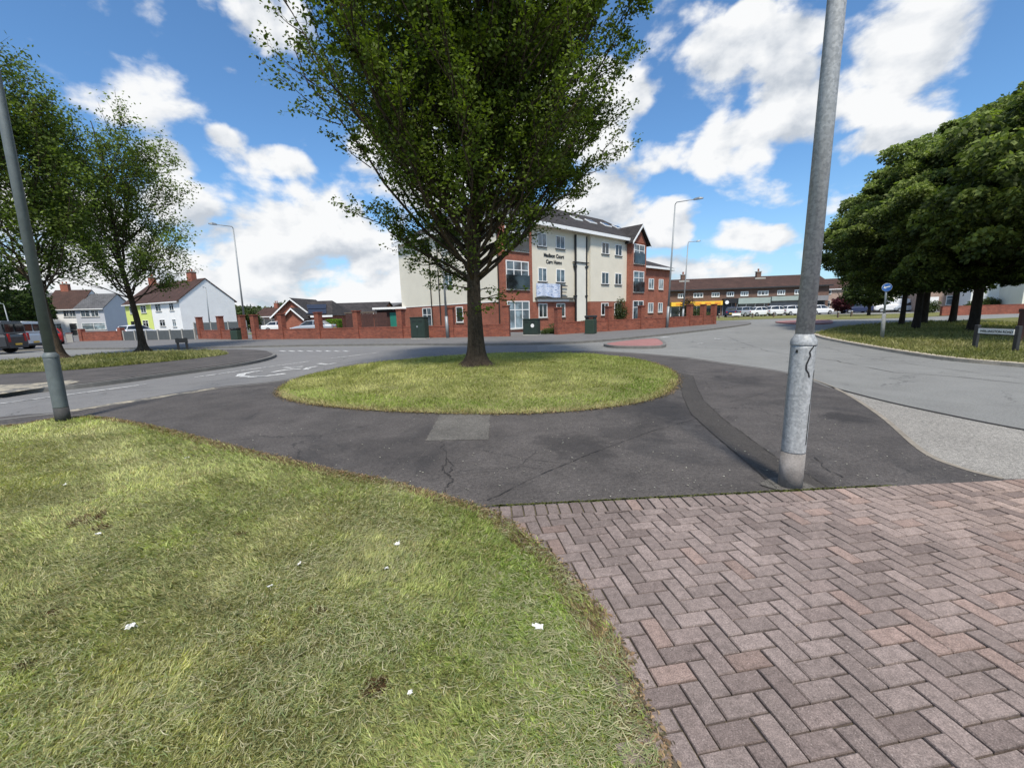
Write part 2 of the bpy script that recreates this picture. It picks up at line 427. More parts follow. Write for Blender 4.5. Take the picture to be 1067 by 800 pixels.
# lattice value noise for numpy
_tab = rng.random((256, 256))
def vnoise(x, y, s=1.0, off=0):
    x = np.asarray(x) * s + 37.7 + off; y = np.asarray(y) * s + 91.3 + off
    xi = np.floor(x).astype(int); yi = np.floor(y).astype(int); fx = x - xi; fy = y - yi
    fx = fx * fx * (3 - 2 * fx); fy = fy * fy * (3 - 2 * fy)
    g = lambda a, b: _tab[a % 256, b % 256]
    return (g(xi, yi) * (1 - fx) + g(xi + 1, yi) * fx) * (1 - fy) + (g(xi, yi + 1) * (1 - fx) + g(xi + 1, yi + 1) * fx) * fy
def fbm(x, y, s=1.0, off=0):
    return (vnoise(x, y, s, off) * .5 + vnoise(x, y, s * 2.1, off + 5) * .3 + vnoise(x, y, s * 4.3, off + 11) * .2)
def inside(P, poly):
    x, y = P[:, 0], P[:, 1]; r = np.zeros(len(P), bool); n = len(poly)
    for i in range(n):
        x1, y1 = poly[i][0], poly[i][1]; x2, y2 = poly[(i + 1) % n][0], poly[(i + 1) % n][1]
        if y1 == y2: continue
        c = ((y1 > y) != (y2 > y)) & (x < (x2 - x1) * (y - y1) / (y2 - y1) + x1); r ^= c
    return r
def dist_to(P, line):
    d = np.full(len(P), 1e9)
    for a, b in zip(line[:-1], line[1:]):
        a = np.array([a[0], a[1]]); b = np.array([b[0], b[1]]); ab = b - a; L2 = max(1e-9, ab @ ab)
        t = np.clip(((P - a) @ ab) / L2, 0, 1); q = a + t[:, None] * ab
        d = np.minimum(d, np.hypot(P[:, 0] - q[:, 0], P[:, 1] - q[:, 1]))
    return d

# ------------------------------------------------------------------ ground layers
sheet('ground', [(-900, -300), (900, -300), (900, 1500), (-900, 1500)], -.03, M['ground'])
sheet('road', [(-75, -12), (60, -12), (75, 105), (-60, 105), (-110, 105), (-110, -12)], 0.0, M['road'])

# darker side road on the left
side = pix([(-260, 470), (0, 436), (84, 427), (223, 404), (289, 398), (335, 388), (372, 379), (450, 372), (560, 367), (560, 359), (460, 361), (300, 362), (190, 364), (0, 372)])
sheet('side_road', side, .004, M['roadleft'])

kerb_px = [(-260, 468), (-120, 450), (0, 435), (59, 430), (84, 426), (152, 415), (223, 404), (289, 397), (335, 387), (372, 379), (450, 372), (540, 367), (620, 366), (700, 371), (760, 379), (820, 388), (870, 405), (915, 432), (960, 470), (1000, 488), (1045, 500)]
kerb_w = pix(kerb_px)
kerb_s = catmull(kerb_w, 5)
foot_poly = [(-14, 0)] + [(p.x, p.y) for p in kerb_s] + [(6.4, 3.1), (6.4, -2), (-14, -2)]
sheet('footway', foot_poly, .010, M['footway'])
# light worn strip between the footway and the road
gr = pix([(868, 405), (890, 411), (930, 421), (1000, 436), (1067, 449), (1180, 470), (1300, 500), (1300, 560), (1067, 504), (1048, 500), (1000, 488), (960, 470), (915, 432)])
grr = catmull(gr[:7], 4) + [(p.x, p.y) for p in gr[7:]]
sheet('gravel_strip', grr, .006, M['gravel'])
mb = MB(); ribbon_mesh(mb, [p for p in kerb_s[int(15.5 * 5):]], .055, .014); tag(mb.build('kerb_edging', M['kerb']), kind='structure')
# joint line between road and gravel
mb = MB(); ln = catmull(pix([(868, 404), (890, 410), (930, 420), (1000, 435), (1067, 448), (1180, 468)]), 4); ribbon_mesh(mb, ln, .05, .009); tag(mb.build('road_crack', M['crack']), kind='structure')
# tan kerb on the left
mb = MB(); lk = catmull(pix([(60, 431), (84, 427), (120, 421.5), (152, 416.5), (190, 410.5), (225, 405)]), 5); ribbon_mesh(mb, lk, .26, .014); tag(mb.build('worn_kerb', M['kerbtan']), kind='structure')
mb = MB(); lk = catmull(pix([(-260, 470), (-120, 453), (0, 438), (60, 431)]), 5); ribbon_mesh(mb, lk, .14, .014); tag(mb.build('worn_kerb', M['kerbdark']), kind='structure')
mb = MB(); lk = catmull(pix([(225, 405), (289, 398), (335, 388), (372, 380), (450, 373), (540, 368), (620, 367), (700, 372), (760, 380), (820, 389), (868, 405)]), 5); ribbon_mesh(mb, lk, .10, .014); tag(mb.build('flush_kerb', M['kerbdark']), kind='structure')

# trench reinstatement, patch and cracks in the footway
tr = pix([(705, 388), (722, 392), (726, 404), (733, 418), (752, 436), (784, 460), (812, 480), (842, 496), (862, 509), (812, 513), (778, 483), (745, 455), (720, 432), (712, 415)])
sheet('trench_patch', tr, .014, M['trench'])
pp = resample(pix([(459, 432), (511, 432), (509, 459), (443, 460), (459, 432)]), .05)[:-1]
sheet('asphalt_patch', [(p.x + random.gauss(0, .006), p.y + random.gauss(0, .006)) for p in pp], .0145, M['patchm'])
def crack(pts, w, name='footway_crack', z=.0185, jag=.012, step=.06):
    P = resample(pix(pts), step); Q = []
    for i, p in enumerate(P): Q.append((p.x + random.gauss(0, jag), p.y + random.gauss(0, jag)))
    mb = MB(); ribbon_mesh(mb, Q, [w * random.uniform(.1, .85) for _ in Q], z); tag(mb.build(name, M['crack']), kind='structure')
crack([(508, 523), (560, 497), (620, 472), (680, 450), (730, 436)], .014, jag=.003)
crack([(458, 461), (466, 475), (463, 490), (470, 503), (460, 516)], .02, jag=.015, step=.04)
crack([(464, 478), (472, 486), (466, 498)], .014, jag=.012, step=.04)
crack([(722, 392), (726, 404), (733, 418), (752, 436), (784, 460), (812, 480), (842, 496), (862, 509)], .016, jag=.003)
crack([(705, 388), (712, 415), (720, 432), (745, 455), (778, 483), (812, 513)], .014, jag=.003)
crack([(848, 478), (862, 490), (880, 500)], .014, jag=.012, step=.05)
crack([(760, 420), (790, 412), (820, 403), (848, 395)], .012, jag=.004)
crack([(735, 398), (742, 408), (760, 404)], .012, jag=.008)
crack([(787, 489), (800, 494), (812, 491)], .02, jag=.01, step=.04)
crack([(500, 470), (540, 478), (600, 486)], .008, jag=.012, step=.08)
crack([(440, 502), (540, 488), (560, 470)], .007, jag=.012, step=.08)
crack([(760, 352), (770, 356), (800, 366), (870, 376), (930, 388), (1000, 393), (1067, 400)], .03, 'road_crack', .006, .02, .3)
crack([(860, 362), (900, 372), (960, 381), (1067, 395)], .02, 'road_crack', .006, .02, .3)
crack([(100, 408), (200, 400), (290, 390), (380, 376)], .02, 'road_crack', .0085, .02, .3)

# wet dark stains as thin tar patches
def blob(cx, cy, rx, ry, n=22, j=.22):
    return pix([(cx + rx * math.cos(a) * (1 + random.uniform(-j, j)), cy + ry * math.sin(a) * (1 + random.uniform(-j, j))) for a in [2 * math.pi * k / n for k in range(n)]])

# ---- herringbone paving
PA = at(522, 530.5); PBp = at(1045, 503); 
ed = Vector((PBp.x - PA.x, PBp.y - PA.y)).normalized(); en = Vector((ed.y, -ed.x))   # en points to camera side
def edge_pt(t, off): return Vector((PA.x, PA.y)) + ed * t + en * off
grass_px = [(-700, 520), (-300, 475), (0, 446), (40, 440), (66, 437), (100, 436), (140, 442), (180, 451), (260, 472), (345, 492), (400, 503), (450, 517), (500, 532), (530, 547), (570, 578), (610, 622), (643, 675), (665, 728), (688, 792), (700, 840), (712, 900)]
grass_edge = catmull(pix(grass_px), 5)
grass_poly = [(p.x, p.y) for p in grass_edge] + [(grass_edge[-1].x + .02, -2.5), (-20, -2.5), (-20, grass_edge[0].y)]
pav_poly = [tuple(edge_pt(-.6, 0)), tuple(edge_pt(7.5, 0)), (12, -3), (-.8, -3)]
sheet('paving_bed', [tuple(edge_pt(-.05, .0)), tuple(edge_pt(9.5, 0)), (12, -2.4)] + [(p.x - .12, p.y) for p in grass_edge[::-1] if p.y < PA.y - .05], .014, M['joint'])
TH = R(9); ca, sa = math.cos(TH), math.sin(TH)
Bv, Bc = [], []
def clip_half(poly, p0, n):
    out = []
    for i in range(len(poly)):
        a, b = poly[i], poly[(i + 1) % len(poly)]; da = (a - p0).dot(n); db = (b - p0).dot(n)
        if da >= 0: out.append(a)
        if (da > 0) != (db > 0) and abs(da - db) > 1e-9: out.append(a.lerp(b, da / (da - db)))
    return out
paver_v, paver_f, paver_c = [], [], []
def add_paver(poly, z1):
    n = len(poly)
    if n < 3: return
    c = sum(poly, Vector((0, 0))) / n
    A = abs(sum(poly[i].x * poly[(i + 1) % n].y - poly[(i + 1) % n].x * poly[i].y for i in range(n))) / 2
    if A < .0012: return
    ins = lambda p, d: p + (c - p).normalized() * d
    i0 = len(paver_v)
    tx, ty = random.gauss(0, .006), random.gauss(0, .006)
    zz = lambda p: z1 + (p.x - c.x) * tx + (p.y - c.y) * ty
    paver_v.extend([(p.x, p.y, .004) for p in poly]); paver_v.extend([(p.x, p.y, zz(p) - .005) for p in poly])
    q = [ins(p, .006) for p in poly]; paver_v.extend([(p.x, p.y, zz(p)) for p in q])
    h = random.random()
    big = float(vnoise(c.x, c.y, .9)); pinkness = float(vnoise(c.x - c.y * .4, c.y * .35, .8, 40))
    base = Vector((.240, .192, .174)).lerp(Vector((.39, .295, .25)), min(1, max(0, (pinkness - .35) * 1.8 + max(0, c.x - 1.6) * .16)))  # pink tone varies; paler to the right, filtered sunlight put into the tint
    if h < .18: base = base.lerp(Vector((.20, .155, .14)), .6)
    elif h > .90: base = base.lerp(Vector((.34, .21, .16)), .3)
    k = random.uniform(.80, 1.12) * (.74 + .34 * big)
    tint = tuple(x * k for x in base)
    for j in range(n):
        a, b = j, (j + 1) % n
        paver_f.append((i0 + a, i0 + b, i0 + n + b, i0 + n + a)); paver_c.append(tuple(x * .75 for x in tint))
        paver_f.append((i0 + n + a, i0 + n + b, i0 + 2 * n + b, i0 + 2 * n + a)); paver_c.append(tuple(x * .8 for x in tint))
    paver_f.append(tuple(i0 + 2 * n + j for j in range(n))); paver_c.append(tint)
U = .087; G = .0034
gedge = [(p.x, p.y) for p in grass_edge]
cands = []
for i in range(-46, 130):
    for j in range(-70, 70):
        k = (i - j) % 4
        if k == 0: r = (i * U, (i + 2) * U, j * U, (j + 1) * U)
        elif k == 3: r = (i * U, (i + 1) * U, j * U, (j + 2) * U)
        else: continue
        cands.append(r)
ctr = np.array([[(r[0] + r[1]) / 2 * ca - (r[2] + r[3]) / 2 * sa, (r[0] + r[1]) / 2 * sa + (r[2] + r[3]) / 2 * ca + 1.5] for r in cands])
ing = inside(ctr, grass_poly) & (dist_to(ctr, gedge) > .06)
p0 = edge_pt(0, .180)
for r, c, g in zip(cands, ctr, ing):
    if g or c[1] < -1.2 or c[0] > 8 or c[0] < -.8: continue
    rect = [(r[0] + G, r[2] + G), (r[1] - G, r[2] + G), (r[1] - G, r[3] - G), (r[0] + G, r[3] - G)]
    rect = [Vector((x * ca - y * sa, x * sa + y * ca + 1.5)) for x, y in rect]
    if (Vector(c) - p0).dot(en) < -.2: continue
    add_paver(clip_half(rect, p0, en), .030 + random.gauss(0, .0015))
t = -.1
while t < 9.2:                                   # header course along the asphalt edge
    w = .087
    add_paver([edge_pt(t + G, .008), edge_pt(t + w - G, .008), edge_pt(t + w - G, .174), edge_pt(t + G, .174)], .030 + random.gauss(0, .0015)); t += w + .003
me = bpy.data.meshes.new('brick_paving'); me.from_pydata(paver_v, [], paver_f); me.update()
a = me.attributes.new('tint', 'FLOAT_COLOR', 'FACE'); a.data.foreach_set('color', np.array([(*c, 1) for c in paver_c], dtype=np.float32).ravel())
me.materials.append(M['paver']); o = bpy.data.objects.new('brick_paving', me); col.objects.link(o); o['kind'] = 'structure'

# ---- grass areas
def turf(name, poly, edge_line, z, m, dome=0, grid=.25):
    xs = [p[0] for p in poly]; ys = [p[1] for p in poly]
    bm = bmesh.new(); vs = [bm.verts.new((p[0], p[1], z)) for p in poly]; f = bm.faces.new(vs)
    if f.normal.z < 0: f.normal_flip()
    bmesh.ops.triangulate(bm, faces=[f])
    ge = [e for e in bm.edges]
    for _ in range(3 if dome else 0):
        bmesh.ops.subdivide_edges(bm, edges=[e for e in bm.edges if e.calc_length() > grid * 2], cuts=1, use_grid_fill=True)
        bmesh.ops.triangulate(bm, faces=bm.faces)
    bmesh.ops.recalc_face_normals(bm, faces=bm.faces)
    for f in bm.faces:
        if f.normal.z < 0: f.normal_flip()
    if dome:
        P = np.array([(v.co.x, v.co.y) for v in bm.verts]); d = dist_to(P, edge_line)
        for v, dd in zip(bm.verts, d): v.co.z = z + dome * min(1, dd / 2.0) ** .7
    me = bpy.data.meshes.new(name); bm.to_mesh(me); bm.free(); me.materials.append(m)
    o = bpy.data.objects.new(name, me); col.objects.link(o); o['kind'] = 'structure'
    return o
turf('grass_verge', grass_poly, None, .022, M['grassbase'])

isl_px = [(290, 411), (297, 402), (325, 391), (380, 380.5), (440, 374), (500, 370), (560, 368.6), (620, 370), (668, 376), (698, 386), (706, 397), (698, 409), (672, 419), (622, 427), (560, 431.5), (500, 432.5), (440, 431), (380, 428), (330, 423), (300, 417)]
isl_edge = catmull(pix(isl_px), 5, True)
isl_poly = [(p.x, p.y) for p in isl_edge]; isl_line = isl_poly + [isl_poly[0]]
turf('grass_island', isl_poly, isl_line, .020, M['grassbase'], .10)

def blades(name, poly, line, N, weight, h0, w0, z0, lean, colf, label, flat=.3, dome=0):
    xs = [p[0] for p in poly]; ys = [p[1] for p in poly]
    out = []; tot = 0
    while tot < N:
        K = 400000
        P = np.stack([rng.uniform(min(xs), max(xs), K), rng.uniform(min(ys), max(ys), K)], 1)
        P = P[rng.random(K) < weight(P)]; P = P[inside(P, poly)]
        out.append(P); tot += len(P)
    P = np.concatenate(out)[:N]; n = len(P)
    d = dist_to(P, line); r = np.hypot(P[:, 0], P[:, 1])
    P = P + rng.normal(0, .02, (n, 2)) * (d < .1)[:, None]
    zb = z0 + (dome * np.minimum(1, d / 2.0) ** .7 if dome else 0)
    swirl = fbm(P[:, 0], P[:, 1], .8, 3) * 9 + rng.normal(0, .9, n)
    tuft = .5 * fbm(P[:, 0], P[:, 1], 3.2, 60) + .5 * fbm(P[:, 0] + .4 * P[:, 1], P[:, 1] * .8, 15, 90)
    h = h0 * rng.uniform(.5, 1.3, n) * (.25 + 3.2 * tuft ** 2) * (1 + .06 * r)
    w = w0 * rng.uniform(.6, 1.3, n) * (1 + .16 * r)
    le = np.clip(lean * rng.uniform(.35, 1.3, n) * (.6 + .8 * fbm(P[:, 0], P[:, 1], 1.7, 20)), .05, 1.5)
    dx = np.cos(swirl); dy = np.sin(swirl)
    m1 = np.stack([P[:, 0] + dx * h * .45 * np.sin(le * .6), P[:, 1] + dy * h * .45 * np.sin(le * .6), zb + h * .45 * np.cos(le * .6)], 1)
    tp = np.stack([m1[:, 0] + dx * h * .55 * np.sin(le), m1[:, 1] + dy * h * .55 * np.sin(le), m1[:, 2] + h * .55 * np.cos(le)], 1)
    fa = rng.uniform(0, 6.28, n); sx = np.cos(fa) * w / 2; sy = np.sin(fa) * w / 2
    b0 = np.stack([P[:, 0] - sx, P[:, 1] - sy, zb + 0 * sx - .004], 1); b1 = np.stack([P[:, 0] + sx, P[:, 1] + sy, zb + 0 * sx - .004], 1)
    mo = np.stack([sx, sy, 0 * sx], 1)
    V = np.stack([b0, b1, m1 + mo * .8, tp, m1 - mo * .8], 1)
    o = quad_mesh(name, V, 5, colf(P, d, tuft, n), M['blade']); tag(o, label, 'grass', kind='stuff')
    return o
def lerp3(a, b, t): return np.array(a)[None] * (1 - t[:, None]) + np.array(b)[None] * t[:, None]
def col_near(P, d, tuft, n):
    g = fbm(P[:, 0], P[:, 1], 1.1, 80); g2 = fbm(P[:, 0] * .6 + P[:, 1], P[:, 1] - P[:, 0] * .5, 2.6, 140)
    fresh = np.clip((P[:, 0] + 1.15 - P[:, 1] * .1) * .9, 0, 1) * .7 + np.clip(1 - d / .7, 0, 1) * .45
    c = lerp3((.47, .45, .245), (.42, .445, .18), np.clip(g * 1.6 - .3, 0, 1)) * (.30 + 1.40 * tuft)[:, None]  # low tufts darker, high ones pale: shade between clumps put into blade colour
    c = c * (1 - .75 * np.clip(fresh, 0, 1))[:, None] + (np.array((.31, .42, .085))[None] * (.42 + 1.15 * tuft)[:, None]) * (.75 * np.clip(fresh, 0, 1))[:, None]
    dark = np.clip((g2 - .46) * 5, 0, 1) * (1 - np.clip(fresh, 0, 1) * .6)
    c = c * (1.12 - .33 * dark)[:, None]
    u = rng.random(n)
    br = (u < .12 + .2 * np.clip((fbm(P[:, 0], P[:, 1], 2.2, 200) - .5) * 5, 0, 1)); c[br] = np.array((.47, .40, .22)) * rng.uniform(.6, 1.2, (br.sum(), 1))
    e = (d < .09 + .05 * vnoise(P[:, 0], P[:, 1], 6)) & (rng.random(n) < .7); c[e] = np.array((.40, .29, .17)) * rng.uniform(.5, 1.1, (e.sum(), 1))
    for bx, by, br_ in BARE:
        q = (np.hypot(P[:, 0] - bx, P[:, 1] - by) / br_ + .9 * (vnoise(P[:, 0], P[:, 1], 14) - .5) < .8) & (rng.random(n) < .8)
        c[q] = np.array((.20, .12, .07)) * rng.uniform(.5, 1.2, (q.sum(), 1))
    return c * rng.uniform(.6, 1.4, (n, 1))
BARE = [(*at(a, b)[:2], c) for a, b, c in ((92, 546, .14), (110, 552, .08), (395, 722, .05), (60, 640, .05), (330, 640, .05), (25, 700, .06), (250, 560, .05))]
def w_near(P):
    r = np.hypot(P[:, 0], P[:, 1]); w = np.clip(1.6 / np.maximum(r, 1.0), 0, 1) ** 1.7
    ang = np.abs(np.arctan2(P[:, 0], P[:, 1]))
    w = np.where((ang > 1.05) | (P[:, 1] < .5), w * .02, w); w = np.where(ang > 1.3, 0, w); return w
blades('grass_blades', grass_poly, gedge, 340000, w_near, .029, .0032, .022, 1.25, col_near, 'mown grass with loose clippings covering the near verge')
def w_edge(P): 
    d = dist_to(P, gedge); r = np.hypot(P[:, 0], P[:, 1]); return np.where((d < .14) & (P[:, 1] > .4) & (r < 12), 1.0, 0.0)

def col_isl(P, d, tuft, n):
    g = fbm(P[:, 0], P[:, 1], .9, 80)
    c = lerp3((.34, .36, .12), (.50, .485, .20), np.clip(g * 2 - .5, 0, 1))
    rt = np.clip((P[:, 0] - .5) * .5, 0, 1) * .4; c = c * (1 - rt)[:, None] + np.array((.24, .32, .08))[None] * rt[:, None]  # darker green on the right: the tree crown's shadow put into blade colour
    near = P[:, 1] < 8.6
    e = (d < .16 + .16 * vnoise(P[:, 0], P[:, 1], 3)) & (rng.random(n) < .8) & near; c[e] = np.array((.56, .46, .26)) * rng.uniform(.6, 1.1, (e.sum(), 1))
    fr = (d < .8) & (d > .15) & near; c[fr] = c[fr] * np.array((.86, 1.0, .75))
    u = rng.random(n) < .15; c[u] = np.array((.33, .29, .15)) * rng.uniform(.7, 1.2, (u.sum(), 1))
    return c * rng.uniform(.65, 1.35, (n, 1))
blades('grass_blades', isl_poly, isl_line, 110000, lambda P: np.clip(7 / np.hypot(P[:, 0], P[:, 1]), 0, 1), .032, .0036, .020, 1.1, col_isl, 'mown grass covering the oval island around the big tree', dome=.10)

# loose straw-coloured clippings lying on the near verge
def clippings(N):
    P = np.stack([rng.uniform(-6, 1, N * 7), rng.uniform(.5, 6.5, N * 7)], 1); P = P[inside(P, grass_poly)]
    P = P[rng.random(len(P)) < w_near(P) * (.25 + .75 * (fbm(P[:, 0], P[:, 1], 1.5, 20) > .5))][:N]; n = len(P)
    a = fbm(P[:, 0], P[:, 1], .8, 3) * 9 + rng.normal(0, .8, n); Ln = rng.uniform(.015, .075, n); w = rng.uniform(.0007, .0017, n) * (1 + .12 * P[:, 1])
    dx, dy = np.cos(a), np.sin(a); z = .022 + rng.uniform(.010, .030, n); z2 = z + rng.normal(0, .010, n)
    k = rng.normal(0, .18, n) * Ln
    p0 = np.stack([P[:, 0], P[:, 1], z], 1); p2 = np.stack([P[:, 0] + dx * Ln, P[:, 1] + dy * Ln, np.maximum(z2, .03)], 1)
    pm = (p0 + p2) / 2 + np.stack([-dy * k, dx * k, 0 * k], 1); s = np.stack([-dy * w, dx * w, 0 * w], 1)
    V = np.stack([p0 - s * .3, pm - s, p2, pm + s, p0 + s * .3], 1)
    pal = np.array([(.50, .46, .28), (.38, .40, .20), (.24, .30, .12), (.62, .57, .38)]); c = pal[rng.choice(4, n, p=[.3, .3, .28, .12])] * rng.uniform(.6, 1.15, (n, 1))
    o = quad_mesh('grass_clippings', V, 5, c, M['blade']); tag(o, 'loose dry grass clippings lying over the near verge', 'grass clippings', kind='stuff')
clippings(60000)
# dry dirt crumbs along the asphalt edge of the near verge and island
def crumbs(name, line, N, sp, label, rmax=14, off=0):
    L2 = resample(line, .05); idx = rng.integers(0, len(L2), N); P = np.array([[L2[i].x, L2[i].y] for i in idx]); P = P + rng.normal(0, sp, (N, 2))
    P = P[(P[:, 1] > .4) & (np.hypot(P[:, 0], P[:, 1]) < rmax)]; n = len(P)
    s = rng.uniform(.004, .013, n) * (1 + .06 * P[:, 1]); a = rng.uniform(0, 6.28, n); z = rng.uniform(.02, .034, n)
    V = np.stack([np.stack([P[:, 0] + np.cos(a + k) * s * rr, P[:, 1] + np.sin(a + k) * s * rr, z + dz], 1) for k, rr, dz in ((0, 1.4, 0), (1.6, .6, .006), (3.1, 1.2, .002), (4.7, .6, .008))], 1)
    pal = np.array([(.40, .28, .17), (.30, .20, .12), (.20, .17, .10), (.12, .10, .07)]); c = pal[rng.choice(4, n)] * rng.uniform(.6, 1.2, (n, 1))
    o = quad_mesh(name, V, 4, c, M['blade']); tag(o, label, 'debris', kind='stuff')
crumbs('edge_debris', gedge, 9000, .022, 'dry crumbs of dead grass along the near verge edge')
crumbs('edge_debris', isl_line, 9000, .05, 'dry crumbs of dead grass around the oval island edge')
# moss in the joint where paving meets asphalt
mo = [edge_pt(t, -.004) for t in np.arange(0, 3.2, .1)]
N = 2600; P = np.array([[*mo[i]] for i in rng.integers(0, len(mo), N)]) + rng.normal(0, .03, (N, 2)) * np.array([1.5, .25]); s = rng.uniform(.003, .009, N); a = rng.uniform(0, 6.28, N)
V = np.stack([np.stack([P[:, 0] + np.cos(a + k) * s, P[:, 1] + np.sin(a + k) * s, np.full(N, .031)], 1) for k in (0, 1.6, 3.1, 4.7)], 1)
tag(quad_mesh('moss', V, 4, np.array((.16, .18, .04))[None] * rng.uniform(.5, 1.4, (N, 1)), M['blade']), 'moss growing in the joint between brick paving and asphalt', 'moss', kind='stuff')

# ---- left grass island, its footway and kerb (raised)
KH = .10
li = pix([(-260, 440), (-60, 418), (0, 407), (96, 398), (180, 387), (250, 377.5), (275, 373), (285, 369), (280, 366), (255, 364), (190, 365), (100, 370), (0, 377), (-200, 392)], KH)
li_s = [(p.x, p.y) for p in catmull(li, 4, True)]
slab('left_footway', li_s, -.01, KH, M['footway'])
lg = pix([(-200, 408), (0, 390), (60, 386.5), (110, 382.5), (180, 376), (225, 371), (237, 368.5), (225, 366.5), (190, 366.5), (130, 369), (60, 373.5), (0, 378), (-200, 394)], KH)
lg_s = [(p.x, p.y) for p in catmull(lg, 4, True)]
turf('left_grass_island', lg_s, lg_s, KH + .012, M['verge'])
LEFT_ISLAND = lg_s
mb = MB(); ribbon_mesh(mb, catmull(pix([(-60, 419), (0, 408.5), (96, 399), (180, 388), (250, 378.5), (277, 373), (286, 369), (280, 366)], .1), 5), .13, .0, KH + .006); tag(mb.build('left_kerb', M['kerbdark']), kind='structure')
sheet('worn_dirt_patch', pix([(-40, 410), (0, 401), (40, 399), (72, 396), (84, 397), (70, 401), (30, 406), (0, 410.5)], KH + .005), KH + .005, M['kerbtan'])

# ---- far footway in front of the boundary walls
fk = pix([(-60, 368), (60, 363), (190, 362), (300, 359.5), (420, 358), (500, 358), (560, 357), (620, 354.5), (690, 348), (740, 342.5), (775, 338), (782, 336.3)], KH)
fb = pix([(782, 335), (744, 334), (700, 335), (640, 340), (580, 346), (500, 346), (350, 347), (210, 349), (100, 350), (-60, 354)], KH)
fk_s = catmull(fk, 4)
slab('far_footway', [(p.x, p.y) for p in fk_s] + [(p.x, p.y) for p in fb], -.01, KH, M['footway2'])
mb = MB(); ribbon_mesh(mb, fk_s, .14, 0, KH + .006); tag(mb.build('far_kerb', M['kerbdark']), kind='structure')
# car park and garden ground behind the walls
sheet('garden_ground', [(-4, 31), (30, 58), (30, 100), (-45, 100), (-31, 39), (-22, 37)], .008, M['ground'])
sheet('car_park', [(-27, 40), (-11, 33.5), (-10, 62), (-32, 62)], .014, M['roadleft'])

# ---- road islands
ri = catmull(pix([(632, 357.5), (655, 354.5), (682, 352.5), (690, 355), (692, 359), (680, 360.5), (650, 360.5), (635, 359.5)], KH), 4, True)
slab('red_traffic_island', [(p.x, p.y) for p in ri], -.005, KH, M['redtar'])
mb = MB(); ribbon_mesh(mb, ri + [ri[0]], .13, .0, KH + .006); tag(mb.build('island_kerb', M['kerbdark']), kind='structure')
ri2 = catmull(pix([(808, 335), (835, 333.4), (862, 333.2), (868, 335), (860, 336.6), (830, 336.8)], KH), 4, True)
slab('red_traffic_island', [(p.x, p.y) for p in ri2], -.005, KH, M['redtar'])

# ---- right verge under the trees
rv_front = pix([(849, 347.5), (862, 351.5), (900, 358.5), (950, 366.5), (1000, 373), (1067, 378.5), (1200, 391), (1500, 424)], .08)
rv = rv_front + pix([(1500, 350), (1200, 330), (1067, 330.2), (1000, 333.5), (940, 336.3), (900, 338.5), (870, 341.5)], .08)
rv_s = [(p.x, p.y) for p in catmull(rv_front, 4)] + [(p.x, p.y) for p in rv[8:]]
slab('right_verge', rv_s, -.01, .08, M['vergedry'])
mb = MB(); ribbon_mesh(mb, catmull(rv_front, 4), .24, 0, .084); tag(mb.build('right_kerb', M['palekerb']), kind='structure')
def col_r(P, d, tuft, n):
    g = fbm(P[:, 0], P[:, 1], .7, 80); c = lerp3((.20, .21, .08), (.33, .30, .14), np.clip(g * 2 - .5, 0, 1)); return c * rng.uniform(.6, 1.3, (n, 1))
blades('grass_blades', rv_s, rv_s, 45000, lambda P: np.where((P[:, 0] < 30) & (P[:, 1] > 6), 1., 0.) * np.clip(14 / np.hypot(P[:, 0], P[:, 1]), 0, 1) ** 2, .04, .006, .08, .9, col_r, 'rough dry grass under the trees on the right')
blades('grass_blades', LEFT_ISLAND, LEFT_ISLAND + [LEFT_ISLAND[0]], 45000, lambda P: np.where(P[:, 0] > -26, 1., 0.), .045, .008, KH + .012, .9, col_r, 'mown grass covering the left island under the two street trees')
# verge in front of the shops and the one on the far side of the right-hand road
sheet('shop_verge', pix([(742, 334.5), (800, 332.5), (850, 331), (905, 329), (905, 327.3), (850, 328.3), (800, 329.3), (742, 330.3)]), .02, M['vergedry'])
sheet('far_right_verge', pix([(850, 333.6), (940, 331.4), (1067, 325.5), (1300, 318.5), (1300, 315.5), (1067, 322), (940, 326.9), (850, 329)]), .024, M['vergedry'])

# ---- road markings
def marking(pts, w, label=None):
    mb = MB(); ribbon_mesh(mb, resample(pix(pts), .4), w, .0125); tag(mb.build('road_marking', M['marking']), kind='structure')
marking([(-120, 436), (0, 421), (152, 400.8)], .10)
marking([(203, 393.5), (262, 385), (322, 376.8)], .10)
marking([(345, 373.5), (395, 367.5)], .09)
for k in range(8):
    x = 292 + k * 9.4
    marking([(x, 365.6), (x + 5.2, 366.4)], .16)
# elongated lettering painted on the lane
marking([(272, 386.6), (262, 388), (252, 390), (250, 392), (262, 393), (278, 392), (297, 389.5)], .22)
marking([(284, 388), (296, 386), (305, 385), (314, 384.6)], .16)
marking([(296, 383.2), (304, 383.6), (316, 382)], .14)
marking([(318, 385.5), (322, 383.4), (330, 382)], .18)
marking([(332, 379), (341, 380), (349, 378.6)], .2)
marking([(729, 358), (731, 358.3)], .3); marking([(748, 353.6), (750, 353.9)], .3); marking([(744, 353), (746, 353)], .3)
marking([(690, 351.8), (697, 351)], .3)

# ------------------------------------------------------------------ trees
def np_leaves(pts, size, up_bias, n_pts_dir=None, rngl=rng, aspect=.55, droop=0):
    n = len(pts)
    d = rngl.normal(0, 1, (n, 3)); d[:, 2] = d[:, 2] * .6 + droop
    if n_pts_dir is not None: d = d * .7 + n_pts_dir
    d /= np.linalg.norm(d, axis=1)[:, None]
    nr = rngl.normal(0, 1, (n, 3)); nr[:, 2] += up_bias
    s = np.cross(d, nr); s /= np.maximum(1e-6, np.linalg.norm(s, axis=1))[:, None]
    sz = size * rngl.uniform(.6, 1.35, n)[:, None]
    a = pts; b = pts + d * sz
    m = pts + d * sz * .5
    return np.stack([a, m + s * sz * aspect / 2, b, m - s * sz * aspect / 2], 1)

